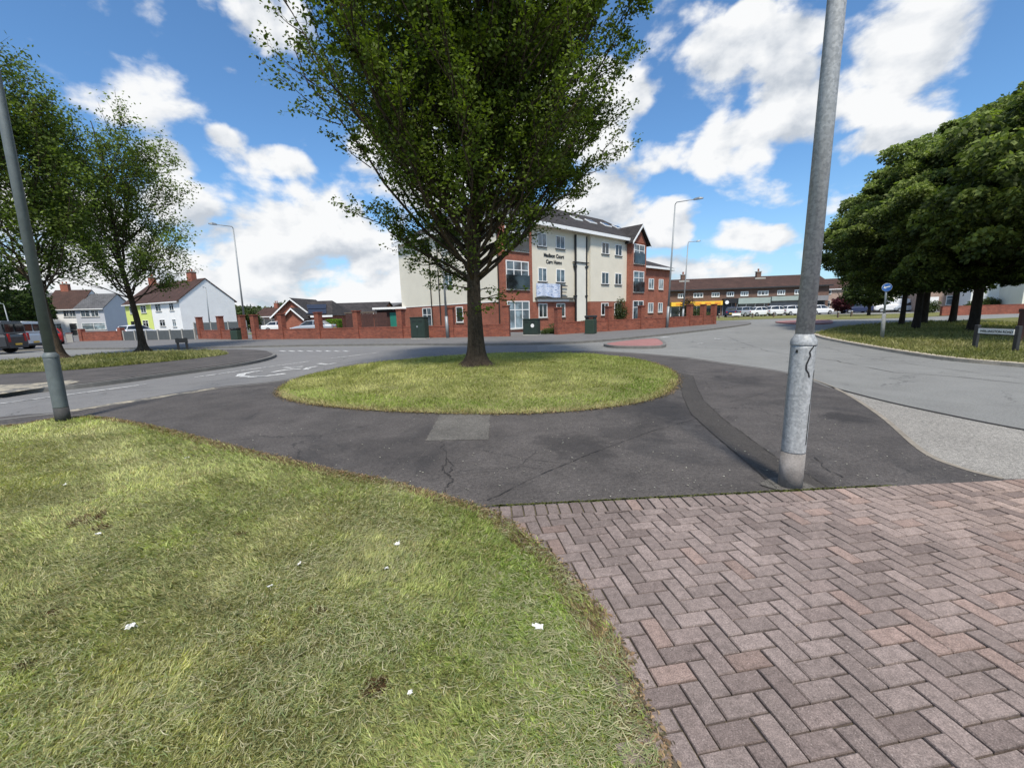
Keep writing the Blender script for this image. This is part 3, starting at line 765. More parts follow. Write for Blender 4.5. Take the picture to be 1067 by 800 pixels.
def trunk_tube(mb, base, path, rad, n=12, flare=None):
    mb.tube([Vector(base) * 0 + Vector(p) for p in path], rad, n)

def ascending_tree(name, base, H, clear, prof, tr, nl, leaves, leaf, seed, label, tintA, tintB, group=None, cat='tree', spread=.17, shoots=9, lean=(0, 0), tall=.55, low_sprigs=0, bark='bark'):
    r_ = random.Random(seed); g = np.random.default_rng(seed)
    root = empty(name, base, 0, label, cat, group)
    mb = MB()
    # leader
    P, Rr = [], []
    ph = r_.uniform(0, 6)
    for k in range(22):
        z = H * .93 * k / 21
        P.append(Vector((lean[0] * z + .10 * math.sin(z * .7 + ph) * min(1, z / 4), lean[1] * z + .08 * math.cos(z * .6 + ph) * min(1, z / 4), z)))
        f = z / (H * .93)
        Rr.append(tr * (1 - .25 * min(1, z / clear)) * (1 - max(0, z - clear) / (H * .93 - clear) * .93) if z > .01 else tr * 1.0)
    def leader(z):
        k = min(20, max(0, z / (H * .93) * 21)); i = int(k); return P[i].lerp(P[i + 1], k - i), Rr[i] * (1 - (k - i)) + Rr[i + 1] * (k - i)
    # detailed lower trunk with root flare
    rings = []; nz = [-.05, .02, .08, .16, .28, .45, .7, 1.0, 1.4, clear * .8, clear, clear * 1.2]; ns = 20
    i0 = 0
    for z in nz:
        c, rr = leader(max(0, z)); fl = 1 + 1.15 * math.exp(-max(0, z) / .13) + .35 * math.exp(-max(0, z) / .5)
        for j in range(ns):
            a = 2 * math.pi * j / ns
            lob = 1 + (.16 * math.exp(-max(0, z) / .3) + .045) * (math.sin(a * 4 + ph + z * .6) + .5 * math.sin(a * 7 + ph * 2))
            mb.v.append((c.x + math.cos(a) * rr * fl * lob, c.y + math.sin(a) * rr * fl * lob, z))
    for q in range(len(nz) - 1):
        for j in range(ns):
            a, b = q * ns + j, q * ns + (j + 1) % ns; mb.f.append((a, b, b + ns, a + ns))
    zz = [z for z in np.linspace(clear * 1.1, H * .92, 16)]
    mb.tube([leader(z)[0] for z in zz], [leader(z)[1] * 1.02 for z in zz], 8)
    LP = []
    def bez(a, b, c, t): return a * (1 - t) ** 2 + b * 2 * t * (1 - t) + c * t * t
    for i in range(nl):
        f = (i + .5) / nl
        zs = clear * .95 + (H * tall - clear * .95) * f ** 1.15
        az = i * 2.39996 + r_.uniform(-.35, .35)
        s, rr = leader(zs)
        zt = zs + (H - zs) * r_.uniform(.22, .62) if f > .15 else zs + r_.uniform(.12, .45) * (H - zs)
        zt = min(zt, H * .985)
        rad = prof(zt / H) * r_.uniform(.78, 1.06) * math.sqrt(1 if r_.random() < .72 else r_.uniform(.2, .7))
        dirv = Vector((math.cos(az), math.sin(az), 0))
        e = leader(min(zt, H * .9))[0] * 1.0; e.z = zt; e = e + dirv * rad
        c = s.lerp(e, .45) + dirv * rad * .16 + Vector((0, 0, -.10 * (zt - zs)))
        path = [bez(s, c, e, t) for t in np.linspace(0, 1, 9)]
        jx = Vector((0, 0, 0))
        for q in range(1, 8): jx = jx * .5 + Vector((r_.gauss(0, .07), r_.gauss(0, .07), r_.gauss(0, .04))); path[q] = path[q] + jx
        r0 = min(rr * .36, tr * (.165 - .09 * f) + .010); rads = [r0 * (1 - .88 * t) + .004 for t in np.linspace(0, 1, 9)]
        mb.tube(path, rads, 5, False)
        for q in range(4):
            t = .45 + .14 * q; p = bez(s, c, e, t); LP.append((p, .3))
        tip = (path[-1] - path[-2]).normalized()
        LP.append((e, 1))
        ns_ = shoots
        for q in range(ns_):
            t = .22 + .78 * (q + r_.random()) / ns_
            p = bez(s, c, e, t); tan = (bez(s, c, e, min(1, t + .05)) - bez(s, c, e, t - .05)).normalized()
            side = tan.cross(Vector((r_.gauss(0, 1), r_.gauss(0, 1), r_.gauss(0, 1)))).normalized()
            d = (tan * .8 + side * r_.uniform(.5, 1.0) + dirv * .25 + Vector((0, 0, .25))).normalized()
            ln = r_.uniform(.5, 1.5) * (H / 13) * (1.15 - .4 * t)
            q2 = p + d * ln * .5; q3 = p + d * ln + Vector((0, 0, ln * .12))
            mb.tube([p, q2, q3], [.016 * (1 - .5 * t) + .004, .009, .003], 4, False)
            for w in np.linspace(.15, 1.0, 6):
                pp = p.lerp(q3, w); LP.append((pp, 1.0))
            for _ in range(3):
                w = r_.uniform(.2, .95); pp = p.lerp(q3, w); d2 = (d + Vector((r_.gauss(0, .6), r_.gauss(0, .6), r_.gauss(0, .4)))).normalized(); l2 = ln * r_.uniform(.25, .5)
                mb.tube([pp, pp + d2 * l2], [.005, .002], 3, False)
                for w2 in (.35, .7, 1): LP.append((pp + d2 * l2 * w2, 1.0))
    for i in range(low_sprigs):
        az = r_.uniform(0, 6.28); s, rr = leader(clear * r_.uniform(.6, 1.0)); d = Vector((math.cos(az), math.sin(az), r_.uniform(-.1, .35))); ln = r_.uniform(.8, 1.7)
        mid = s + d * ln * .5 + Vector((0, 0, .05)); e = s + d * ln
        mb.tube([s, mid, e], [.02, .012, .004], 5, False)
        for w in np.linspace(.45, 1, 8): LP.append((s.lerp(e, w), 1.0))
    mb.build('trunk', M[bark], root, smooth=True)
    pts = np.array([p[0] for p in LP]); wt = np.array([p[1] for p in LP]) * (.25 + 2.2 * vnoise(pts[:, 0] + pts[:, 2] * .9, pts[:, 1] + pts[:, 2] * .7, 1.1, seed + 9) ** 2) * np.where(pts[:, 2] < H * .30, .8, 1.0); wt /= wt.sum()
    idx = g.choice(len(pts), leaves, p=wt)
    Pn = pts[idx] + g.normal(0, spread, (leaves, 3)) * np.array([1, 1, .8])
    V = np_leaves(Pn, leaf, 1.0, None, g, .62)
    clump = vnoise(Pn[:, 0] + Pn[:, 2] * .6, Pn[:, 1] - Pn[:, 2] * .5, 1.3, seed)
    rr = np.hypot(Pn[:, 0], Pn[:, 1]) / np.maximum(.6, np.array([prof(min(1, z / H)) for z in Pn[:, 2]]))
    t = np.clip(.25 + .5 * clump + .35 * (rr - .6) + g.normal(0, .18, leaves), 0, 1)  # outer leaves brighter, centre darker: light and shade put into the leaf tint
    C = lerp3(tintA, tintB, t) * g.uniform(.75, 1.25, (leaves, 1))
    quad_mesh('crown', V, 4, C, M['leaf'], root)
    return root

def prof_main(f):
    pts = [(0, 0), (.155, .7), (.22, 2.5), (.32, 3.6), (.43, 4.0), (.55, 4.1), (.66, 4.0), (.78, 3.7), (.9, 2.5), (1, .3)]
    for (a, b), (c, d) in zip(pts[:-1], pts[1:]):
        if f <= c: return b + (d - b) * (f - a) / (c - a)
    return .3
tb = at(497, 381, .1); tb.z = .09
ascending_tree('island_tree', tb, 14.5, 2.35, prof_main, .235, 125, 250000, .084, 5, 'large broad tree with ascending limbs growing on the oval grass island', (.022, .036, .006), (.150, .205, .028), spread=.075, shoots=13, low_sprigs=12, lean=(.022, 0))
def mkprof(rm, low=.16, peak=.5, top=.25):
    def f_(f):
        if f < low: return .3
        if f < peak: return .35 * rm + .65 * rm * ((f - low) / (peak - low)) ** .7
        return rm * (top + (1 - top) * math.sqrt(max(0, 1 - ((f - peak) / (1 - peak)) ** 2)))
    return f_
ta = at(150, 365.5, .1); ta.z = .1
HA = at_y(118, 108, ta.y).z
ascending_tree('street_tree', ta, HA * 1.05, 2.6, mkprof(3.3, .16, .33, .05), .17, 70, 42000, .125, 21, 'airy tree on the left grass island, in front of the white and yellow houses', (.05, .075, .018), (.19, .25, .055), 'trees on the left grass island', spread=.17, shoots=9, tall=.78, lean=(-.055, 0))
tB = at(63, 375, .1); tB.z = .1
HB = at_y(5, 38, tB.y).z
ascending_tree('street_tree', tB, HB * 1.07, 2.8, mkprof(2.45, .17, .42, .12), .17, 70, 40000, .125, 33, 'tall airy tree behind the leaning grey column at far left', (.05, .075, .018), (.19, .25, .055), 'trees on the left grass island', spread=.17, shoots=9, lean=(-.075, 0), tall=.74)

def dense_tree(base, H, clear, rx, tr, nleaf, leaf, seed, label, group=None, name='verge_tree', A=(.036, .052, .015), B=(.23, .285, .08), zc=.52, squash=1.0):
    r_ = random.Random(seed); g = np.random.default_rng(seed)
    root = empty(name, base, 0, label, 'tree', group)
    mb = MB(); cz = clear + (H - clear) * .45
    mb.tube([(0, 0, -.05), (0, 0, .15), (.02, 0, .6), (.05, .03, clear), (.1, .05, cz), (.1, 0, H * .8)], [tr * 1.5, tr * 1.15, tr, tr * .85, tr * .5, tr * .12], 12)
    for i in range(14):
        az = i * 2.4; z0 = clear * .9 + (cz - clear) * i / 14; e = Vector((math.cos(az) * rx * .75, math.sin(az) * rx * .75, z0 + r_.uniform(.8, 2.8)))
        mb.tube([(0, 0, z0), e * .5 + Vector((0, 0, z0 * .5 + .1)), e], [tr * .3, tr * .18, .02], 6)
    mb.build('trunk', M['barkdark'], root, smooth=True)
    rz_up = H - cz - .4; rz_dn = cz - clear
    cl = []
    NC = 170
    for i in range(NC):
        th = i * 2.39996 + r_.uniform(-.3, .3); u = 1 - 2 * (i + .5) / NC
        rr = math.sqrt(1 - u * u); k = r_.uniform(.66, 1.06)
        cl.append((math.cos(th) * rr * rx * k, math.sin(th) * rr * rx * k, cz + u * (rz_up if u > 0 else rz_dn) * k, r_.uniform(.32, .78) * rx / 4.5))
    for i in range(40):
        th = r_.uniform(0, 6.28); k = r_.uniform(0, .6); cl.append((math.cos(th) * rx * k, math.sin(th) * rx * k, cz + r_.uniform(-.6, .6) * (H - cz) , 1.1 * rx / 4.5))
    cl = np.array(cl); idx = g.integers(0, len(cl), nleaf); c = cl[idx]
    dv = g.normal(0, 1, (nleaf, 3)); dv[:, 2] += .35; dv /= np.linalg.norm(dv, axis=1)[:, None]
    rad = c[:, 3] * g.uniform(.5, 1.12, nleaf) ** .8
    Pn = c[:, :3] + dv * rad[:, None] * np.array([1, 1, .72])
    V = np_leaves(Pn, leaf, 0, dv * np.array([.7, .7, 0]) + np.array([0, 0, -.55]), g, .6)
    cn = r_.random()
    t = np.clip(.28 + .55 * dv[:, 2] + .5 * (rad / c[:, 3] - .8) + g.normal(0, .2, nleaf) + .7 * (vnoise(Pn[:, 0], Pn[:, 2], .9, seed) - .5), 0, 1)  # clump tops paler, insides darker: highlights and shade put into the leaf tint
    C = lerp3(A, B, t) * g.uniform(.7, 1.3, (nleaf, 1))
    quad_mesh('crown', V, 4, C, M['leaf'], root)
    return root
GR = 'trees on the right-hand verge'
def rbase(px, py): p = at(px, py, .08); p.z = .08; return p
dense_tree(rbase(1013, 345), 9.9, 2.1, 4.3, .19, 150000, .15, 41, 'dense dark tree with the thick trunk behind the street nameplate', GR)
dense_tree(rbase(954, 342.5), 9.2, 2.0, 3.6, .165, 110000, .15, 42, 'dense dark tree with thick dark trunk right of the blue sign', GR)
dense_tree(rbase(939, 338.6), 8.9, 2.1, 4.7, .14, 105000, .155, 43, 'dense tree with slim trunk nearest the blue sign', GR)
dense_tree(rbase(962, 337.0), 11.6, 2.2, 4.8, .18, 60000, .2, 44, 'dense tree with trunk peeping out behind the thick dark trunk', GR)
dense_tree(rbase(992, 336.0), 13.2, 2.2, 4.8, .18, 65000, .2, 45, 'dense tree with trunk standing alone left of the nameplate tree', GR)
dense_tree(rbase(1150, 352), 10.2, 2.1, 4.6, .27, 70000, .2, 46, 'dense dark tree at the right-hand edge whose trunk is out of view', GR)
b = at(905, 328.8); dense_tree(b, 5.0, 1.2, 2.6, .16, 9000, .25, 47, 'small far tree beyond the road, left of the verge trees', name='small_tree', A=(.02, .035, .012), B=(.08, .11, .03))
b = at(877, 326.9); dense_tree(b, 3.1, .5, 1.3, .12, 4000, .25, 48, 'small purple-leaved tree in front of the pale brick building', name='small_tree', A=(.035, .010, .014), B=(.10, .025, .035))
# background trees
def bush(name, base, w, d, h, n, leaf, seed, label, cat, A=(.02, .035, .012), B=(.09, .12, .035), group=None, boxy=False, parent=None):
    g = np.random.default_rng(seed); root = empty(name, base, 0, label, cat, group)
    if boxy: P = g.uniform(-1, 1, (n, 3)); ax = g.integers(0, 3, n); sg = np.sign(P[np.arange(n), ax]); P[np.arange(n), ax] = sg * g.uniform(.88, 1.03, n)
    else:
        cl = g.normal(0, 1, (26, 3)); cl /= np.linalg.norm(cl, axis=1)[:, None]; cl *= g.uniform(.4, .8, (26, 1)); idx = g.integers(0, 26, n); dv = g.normal(0, 1, (n, 3)); dv /= np.linalg.norm(dv, axis=1)[:, None]; P = cl[idx] + dv * g.uniform(.25, .42, (n, 1))
    P = P * np.array([w / 2, d / 2, h / 2]) + np.array([0, 0, h / 2]); P[:, 2] = np.abs(P[:, 2])
    V = np_leaves(P, leaf, .5, None, g, .7); t = np.clip(P[:, 2] / h * .6 + g.normal(.1, .2, n), 0, 1)
    quad_mesh('foliage', V, 4, lerp3(A, B, t) * g.uniform(.7, 1.3, (n, 1)), M['hedge'], root)
    mb = MB()
    for q in range(3): mb.tube([(g.normal(0, .05), 0, -.03), (g.normal(0, w * .1), g.normal(0, d * .1), h * .6)], [.05, .015], 6)
    mb.build('stem', M['barkdark'], root)
    return root
for i, (px, top, Y, w, lab) in enumerate([(-45, 262, 62, 13, 'tall dark tree beyond the road, out at the far left edge'), (2, 262, 58, 10, 'dark green tree beyond the vans behind the far left lamp'), (26, 300, 70, 7, 'lower dark tree left of the cream house')]):
    p = at_y(px, 335, Y); h = at_y(px, top, Y).z
    dense_tree((p.x, Y, 0), h, 1.2, w * .5, .25, 14000, .34, 60 + i, lab, name='background_tree', A=(.014, .028, .008), B=(.07, .11, .025))
# far tree line reading as one mass
g = np.random.default_rng(9); n = 60000
azs = g.uniform(-1.15, 1.2, n); rd = g.uniform(150, 175, n); hh = (3.5 + 3.2 * vnoise(azs * 14, azs * 0, 1.0) + 1.6 * vnoise(azs * 60, azs * 0, 1.0)); z = g.uniform(0, 1, n) ** .6 * hh
Pn = np.stack([np.sin(azs) * rd, np.cos(azs) * rd, z], 1); V = np_leaves(Pn, 1.1, .5, None, g, .8)
tag(quad_mesh('far_trees', V, 4, lerp3((.03, .045, .022), (.08, .10, .045), np.clip(z / 6 + g.normal(0, .2, n), 0, 1)), M['hedge']), 'far line of trees along the horizon', 'tree line', kind='stuff')

# ------------------------------------------------------------------ lamp columns
def column(base, top, r_low, r_up, collar_h, name, label, mlow, mat, mbase, base_h, cat='lamp post', group=None, arm=None):
    b = Vector(base); t = Vector(top); root = empty(name, b, 0, label, cat, group)
    ax = (t - b).normalized(); H = (t - b).length
    pt = lambda h: ax * h
    MB().tube([pt(-.03), pt(base_h)], [r_low * 1.015] * 2, 32).build('base_sleeve', mbase, root, True)
    MB().tube([pt(base_h + .002), pt(base_h + .012), pt(collar_h - .10), pt(collar_h - .075)], [r_low * 1.0, r_low * 1.0, r_low, r_low * 1.0], 32).build('lower_shaft', mlow, root, True)
    o = MB().tube([pt(collar_h - .075), pt(collar_h - .07), pt(collar_h - .035), pt(collar_h - .012), pt(collar_h + .01)], [r_low * 1.05, r_low * 1.06, r_low * 1.03, r_up * 1.18, r_up * 1.02], 32).build('collar', mat, root, True)
    MB().tube([pt(collar_h), pt(H * .5), pt(H)], [r_up, r_up * .93, r_up * .8], 32).build('upper_shaft', mat, root, True)
    return root, pt, ax, H
B1 = at(823, 506, .012); B1.z = .012
T1 = at_y(872, 0, B1.y + .02); T1b = B1 + (T1 - B1) * 1.9
root, pt, ax, H1 = column(B1, T1b, .086, .062, at_y(836, 351, B1.y).z, 'lamp_post', 'mottled galvanised steel column on the footway at right, by the brick paving', M['galv'], M['galv'], M['polebase'], .30)
# access door outline, black mark and stain on the column, on the camera side
to_cam = (CAM - B1); to_cam.z = 0; to_cam.normalize(); sd = Vector((to_cam.y, -to_cam.x, 0)) * -1   # sd points right in view
def on_pole(h, ang, r): return pt(h) + (to_cam * math.cos(ang) + sd * math.sin(ang)) * r
def pole_line(pts, w, name, m, rr=.087):
    mb = MB()
    P = [on_pole(h, a, rr + .0012) for h, a in pts]
    for p, q, (h1, a1), (h2, a2) in zip(P[:-1], P[1:], pts[:-1], pts[1:]):
        d = (q - p).normalized(); nn = (to_cam * math.cos(a1) + sd * math.sin(a1)); s = d.cross(nn).normalized() * w / 2
        mb.face([p - s, q - s, q + s, p + s])
    mb.build(name, m, root)
pole_line([(1.18, .95), (1.16, .75), (1.13, .52), (1.10, .62), (1.07, .50), (1.03, .36), (.99, .38), (.96, .62), (.93, .70)], .012, 'graffiti_mark', M['black'])
pole_line([(1.19, .72), (1.19, .95), (1.17, 1.1)], .008, 'graffiti_mark', M['black'])
pole_line([(1.145, -.45), (1.12, -.46)], .018, 'bolt_mark', M['black'])
pole_line([(.72, 1.15), (.38, 1.12)], .010, 'door_seam', M['black'])
pole_line([(.985, 1.28), (.72, 1.22)], .010, 'door_seam', M['darkmetal'])
B2 = at(66, 437.5, .03); B2.z = .02
T2 = at_y(-3, 88, B2.y); T2b = B2 + (T2 - B2) * 1.7
column(B2, T2b, .090, .064, at_y(53, 369, B2.y).z, 'lamp_post', 'dull grey steel column leaning at left, on the edge of the near verge', M['oldgalv'], M['oldgalv'], M['polebasedark'], .22)
# tarmac/cement collar around the right column
g = catmull([(B1.x + .19 * math.cos(a) * random.uniform(.8, 1.25), B1.y + .16 * math.sin(a) * random.uniform(.8, 1.2)) for a in np.linspace(0, 6.28, 12)[:-1]], 3, True)
sheet('cement_ring', [(p.x, p.y) for p in g], .018, M['patchm'])

def street_lamp(bx, by, tx, ty, hx, hy, label, group='street lamps', r=.075, zb=.1, ow=0, Y=None, collar=True):
    b = at(bx, by, zb) if Y is None else at_y(bx, by, Y)
    if Y is not None: b.z = zb
    t = at_y(tx, ty, b.y); root = empty('street_lamp', b, 0, label, 'street lamp', group)
    tt = t - b
    MB().tube([(0, 0, -.03), tt * .18], [r * 1.35] * 2, 12).build('base', M['lampgrey'], root, True)
    MB().tube([tt * .18, tt * .5, tt], [r, r * .8, r * .55], 12).build('column', M['lampgrey'], root, True)
    if hx is not None:
        h = at_y(hx, hy, b.y + ow) - b
        d = (h - tt); MB().tube([tt - Vector((0, 0, .02)), tt + Vector((d.x * .05, d.y * .05, .12)), tt + d * .75 + Vector((0, 0, .08))], [r * .5, r * .42, r * .38], 8).build('arm', M['lampgrey'], root, True)
        hd = Vector((d.x, d.y, 0)).normalized(); s = Vector((-hd.y, hd.x, 0)); p0 = tt + d * .68 + Vector((0, 0, .07)); p1 = tt + d * 1.02 + Vector((0, 0, .06))
        mb = MB()
        q = []
        for k, (f, w, hh_) in enumerate([(0, .06, .05), (.25, .11, .09), (.7, .15, .10), (1, .07, .04)]):
            c = p0.lerp(p1, f); q.append([c - s * w - Vector((0, 0, .03)), c + s * w - Vector((0, 0, .03)), c + s * w * .7 + Vector((0, 0, hh_)), c - s * w * .7 + Vector((0, 0, hh_))])
        for a, b_ in zip(q[:-1], q[1:]):
            for k in range(4): mb.face([a[k], a[(k + 1) % 4], b_[(k + 1) % 4], b_[k]])
        mb.face(q[0]); mb.face(q[-1][::-1]); mb.build('lantern', M['lampgrey'], root)
    return root
street_lamp(257, 353, 243, 238, 218, 234, 'tall street lamp with its arm to the left, by the brick piers', ow=-1.5)
street_lamp(695, 341.5, 703.5, 213, 732, 207.5, 'tall street lamp at the right end of the care home', ow=-1.5)
street_lamp(711, 336.5, 717, 253.5, 729.5, 252, 'smaller street lamp standing in front of the shops', ow=0)
street_lamp(466.5, 352, 458, 222, 440, 216, 'street lamp half hidden by the big tree, before the cream gable', ow=-1.0)
street_lamp(219, 344, 214.5, 300.5, 211.5, 300, 'short street lamp in front of the white gable wall', ow=0, Y=52, zb=0)
street_lamp(12, 345, 4, 318, -1, 316.5, 'far left street lamp beyond the vans', ow=0, Y=48, zb=0)

# ------------------------------------------------------------------ window helpers (local building coordinates)
def fbox(mb, face, pos, a0, a1, d0, d1, z0, z1):
    """face 'f': plane y=pos facing -y ; 'l': plane x=pos facing -x ; 'r': plane x=pos facing +x. d outward"""
    if face == 'f': mb.box(a0, a1, pos - d1, pos - d0, z0, z1)
    elif face == 'l': mb.box(pos - d1, pos - d0, a0, a1, z0, z1)
    else: mb.box(pos + d0, pos + d1, a0, a1, z0, z1)
def window(parent, face, pos, a0, a1, z0, z1, mull=1, transom=False, pane='glass', sill=True, frame='upvc', t=.065, name='window', balcony=False):
    mb = MB()
    fbox(mb, face, pos, a0, a1, .003, .05, z0, z0 + t); fbox(mb, face, pos, a0, a1, .003, .05, z1 - t, z1)
    fbox(mb, face, pos, a0, a0 + t, .003, .05, z0 + t, z1 - t); fbox(mb, face, pos, a1 - t, a1, .003, .05, z0 + t, z1 - t)
    zt = z0 + (z1 - z0) * .68
    for k in range(mull):
        c = a0 + (a1 - a0) * (k + 1) / (mull + 1); fbox(mb, face, pos, c - t * .45, c + t * .45, .003, .045, z0 + t, z1 - t)
    if transom: fbox(mb, face, pos, a0 + t, a1 - t, .003, .047, zt - t * .4, zt + t * .4)
    o = mb.build(name, M[frame], parent)
    mb = MB(); fbox(mb, face, pos, a0 + t * .5, a1 - t * .5, .002, .018, z0 + t * .5, z1 - t * .5); mb.build('pane', M[pane], o)
    if sill: mb = MB(); fbox(mb, face, pos, a0 - .06, a1 + .06, .001, .10, z0 - .07, z0 - .002); mb.build('sill', M[sill if isinstance(sill, str) else 'concrete'], o)
    if balcony:
        mb = MB(); fbox(mb, face, pos, a0 + .05, a1 - .05, .13, .145, z0 + .05, z0 + 1.05); fbox(mb, face, pos, a0 - .05, a1 + .05, .10, .16, z0 + 1.052, z0 + 1.1)
        for c in (a0 - .02, a1 - .03): fbox(mb, face, pos, c, c + .05, .05, .128, z0 + .04, z0 + 1.05)
        mb.build('balcony_glass', M['glassdark'], o)
    return o

# ------------------------------------------------------------------ care home
UA = math.atan2(.682, .731)
CH = Vector((-.92, 33, 0)); care = empty('care_home', CH, UA, 'three-storey cream and red brick care home with dark tiled roof', 'building')
EV = 8.75; PL = 2.45; DP = 15.2
def walls(name, m, x0, x1, y0, y1, z0, z1): return MB().box(x0, x1, y0, y1, z0, z1).build(name, M[m], care)
walls('rendered_wall', 'cream', 0, 11.7, 0, DP, PL, EV); walls('brick_wall', 'brickred', .01, 11.7, .012, DP, 0, PL - .003)
walls('rendered_wall', 'cream', 11.703, 18.1, -.3, 9, PL, EV - .003); walls('brick_wall', 'brickred', 11.703, 18.1, -.288, 9, 0, PL - .003)
walls('bay_wall', 'brickred', .12, 3.4, -.55, -.003, 0, EV - .004)
walls('gable_bay_wall', 'brickred', 18.103, 21.05, -.9, 9, 0, EV - .3)
walls('low_wing_wall', 'brickred', 21.053, 28.6, 0, 11, 0, 6.25)
# side step panel with rainwater pipes
walls('service_panel', 'creamr', 9.75, 11.2, -.14, -.004, .15, EV - .25)
for xx in (9.65, 11.3):
    mb = MB(); mb.box(xx - .07, xx + .07, -.2, -.06, .1, EV - .3)
    for z in (2.9, 5.6): mb.box(xx - .25, xx + .12, -.22, -.04, z, z + .12)
    mb.build('drainpipe', M['black'], care)
MB().box(9.3, 11.6, -.23, -.05, 6.0, 6.08).build('pipe_bracket', M['black'], care)
def cprism(name, m, poly, vec): mb = MB(); mb.prism(poly, vec); return mb.build(name, M[m], care)
def hip_roof(x0, x1, y0, y1, z, rise, hipl, hipr, name='roof', m='roofdark', parent=care):
    ym = (y0 + y1) / 2; a, b, c, d = (x0, y0, z), (x1, y0, z), (x1, y1, z), (x0, y1, z); r0, r1 = (x0 + hipl, ym, z + rise), (x1 - hipr, ym, z + rise)
    mb = MB(); mb.face([a, b, r1, r0]); mb.face([c, d, r0, r1]); mb.face([d, a, r0]); mb.face([b, c, r1]); mb.face([a, d, c, b])
    return mb.build(name, M[m], parent)
main_roof = hip_roof(-.45, 22.0, -.75, 8.6, EV + .13, 2.85, 4.3, 2.2)
hip_roof(-.44, 8.8, .2, DP + .45, EV + .128, 2.6, 4.55, 4.55, 'rear_roof') if False else None
mb = MB(); mb.face([(-.45, 5, EV + .131), (-.45, DP + .45, EV + .131), (4.2, DP - 4, EV + 2.9), (4.2, 4.2, EV + 2.9)]); mb.face([(9, DP + .45, EV + .131), (9, 5, EV + .131), (4.2, 4.2, EV + 2.9), (4.2, DP - 4, EV + 2.9)]); mb.face([(-.45, DP + .45, EV + .131), (9, DP + .45, EV + .131), (4.2, DP - 4, EV + 2.9)]); mb.build('rear_roof', M['roofdark'], care)
mb = MB(); mb.box(-.47, 18.0, -.77, -.65, EV - .16, EV + .128); mb.box(-.47, -.37, -.648, DP + .45, EV - .16, EV + .128); mb.build('fascia', M['upvc'], care)
MB().box(-.36, 18.0, -.648, 9, EV - .01, EV + .10).build('soffit', M['upvc'], care)
for s in (11.9, 14.3, 17.0, 19.2):                                   # rooflights
    y = 1.6; z = EV + .13 + 2.85 * (y + .75) / 4.675
    mb = MB(); sl = 2.85 / 4.675
    mb.prism([(s, y, z + .02), (s + 1.15, y, z + .02), (s + 1.15, y + .75, z + .75 * sl + .02), (s, y + .75, z + .75 * sl + .02)], (0, -.02, .09)); rl = mb.build('rooflight', M['upvc'], care)
    mb = MB(); mb.prism([(s + .09, y + .09, z + .115 + .09 * sl), (s + 1.06, y + .09, z + .115 + .09 * sl), (s + 1.06, y + .65, z + .65 * sl + .115), (s + .09, y + .65, z + .65 * sl + .115)], (0, -.005, .02)); mb.build('pane', M['glassdark'], rl)
MB().box(.05, 3.5, -.60, -.552, 8.45, 8.55).build('bay_trim', M['upvc'], care)
# gable bay
gx0, gx1, gz = 17.95, 21.2, EV - .25; gm = (gx0 + gx1) / 2; gr_ = 1.75
mb = MB(); mb.prism([(gx0 + .2, -.898, gz), (gx1 - .2, -.898, gz), (gm, -.898, gz + gr_ - .15)], (0, .3, 0)); mb.build('gable', M['brickred'], care)
mb = MB()
for sgn in (-1, 1):
    e = gx0 - .25 if sgn < 0 else gx1 + .25; zz = gz - .2
    mb.prism([(e, -1.25, zz), (gm, -1.25, gz + gr_), (gm, -1.25, gz + gr_ + .14), (e, -1.25, zz + .14)], (0, 5.5, 0))
mb.build('gable_roof', M['roofdark'], care)
mb = MB()
for sgn in (-1, 1):
    e = gx0 - .28 if sgn < 0 else gx1 + .28; zz = gz - .3
    mb.prism([(e, -1.3, zz), (gm, -1.3, gz + gr_ - .14), (gm, -1.3, gz + gr_ + .10), (e, -1.3, zz + .22)], (0, .045, 0))
mb.build('bargeboard', M['upvc'], care)
# low wing roof
hip_roof(21.06, 29.1, -.4, 11.4, 6.4, 2.4, .01, 5.0, 'low_wing_roof')
mb = MB(); mb.box(21.2, 29.12, -.42, -.30, 6.16, 6.397); mb.box(28.95, 29.12, -.298, 11.4, 6.16, 6.397); mb.build('fascia', M['upvc'], care)
# windows on the front
for a0, a1, f0 in ((4.65, 5.75, 0), (7.0, 8.2, 0)):
    for z0, z1 in ((7.05, 8.15), (4.15, 5.3), (1.1, 2.3)): window(care, 'f', 0 if z0 > 2 else .012, a0, a1, z0, z1, 1, False, 'glass' if z0 > 2 else 'glassdark', sill='darkmetal' if z0 > 2 else 'concrete')
for a0, a1 in ((13.5, 14.75), (15.85, 17.1)):
    for z0, z1 in ((7.05, 8.15), (4.15, 5.3), (1.1, 2.3)): window(care, 'f', -.3 if z0 > 2 else -.288, a0, a1, z0, z1, 1, False, 'glassdark', sill='darkmetal' if z0 > 2 else 'concrete')
for z0, z1, bal in ((6.35, 8.35, True), (3.4, 5.6, True), (.3, 2.5, False)):
    window(care, 'f', -.55, .45, 2.95, z0, z1, 2, True, 'glass' if bal else 'glasssky', t=.08, balcony=bal, name='window')
    window(care, 'f', -.9, 18.45, 20.6, z0, z1, 1, True, 'glass', t=.08, balcony=bal, name='window')
for a0, a1 in ((23.3, 24.5), (25.7, 26.8)):
    for z0, z1 in ((3.85, 5.05), (1.15, 2.3)): window(care, 'f', 0, a0, a1, z0, z1, 1, False, 'glasssky')
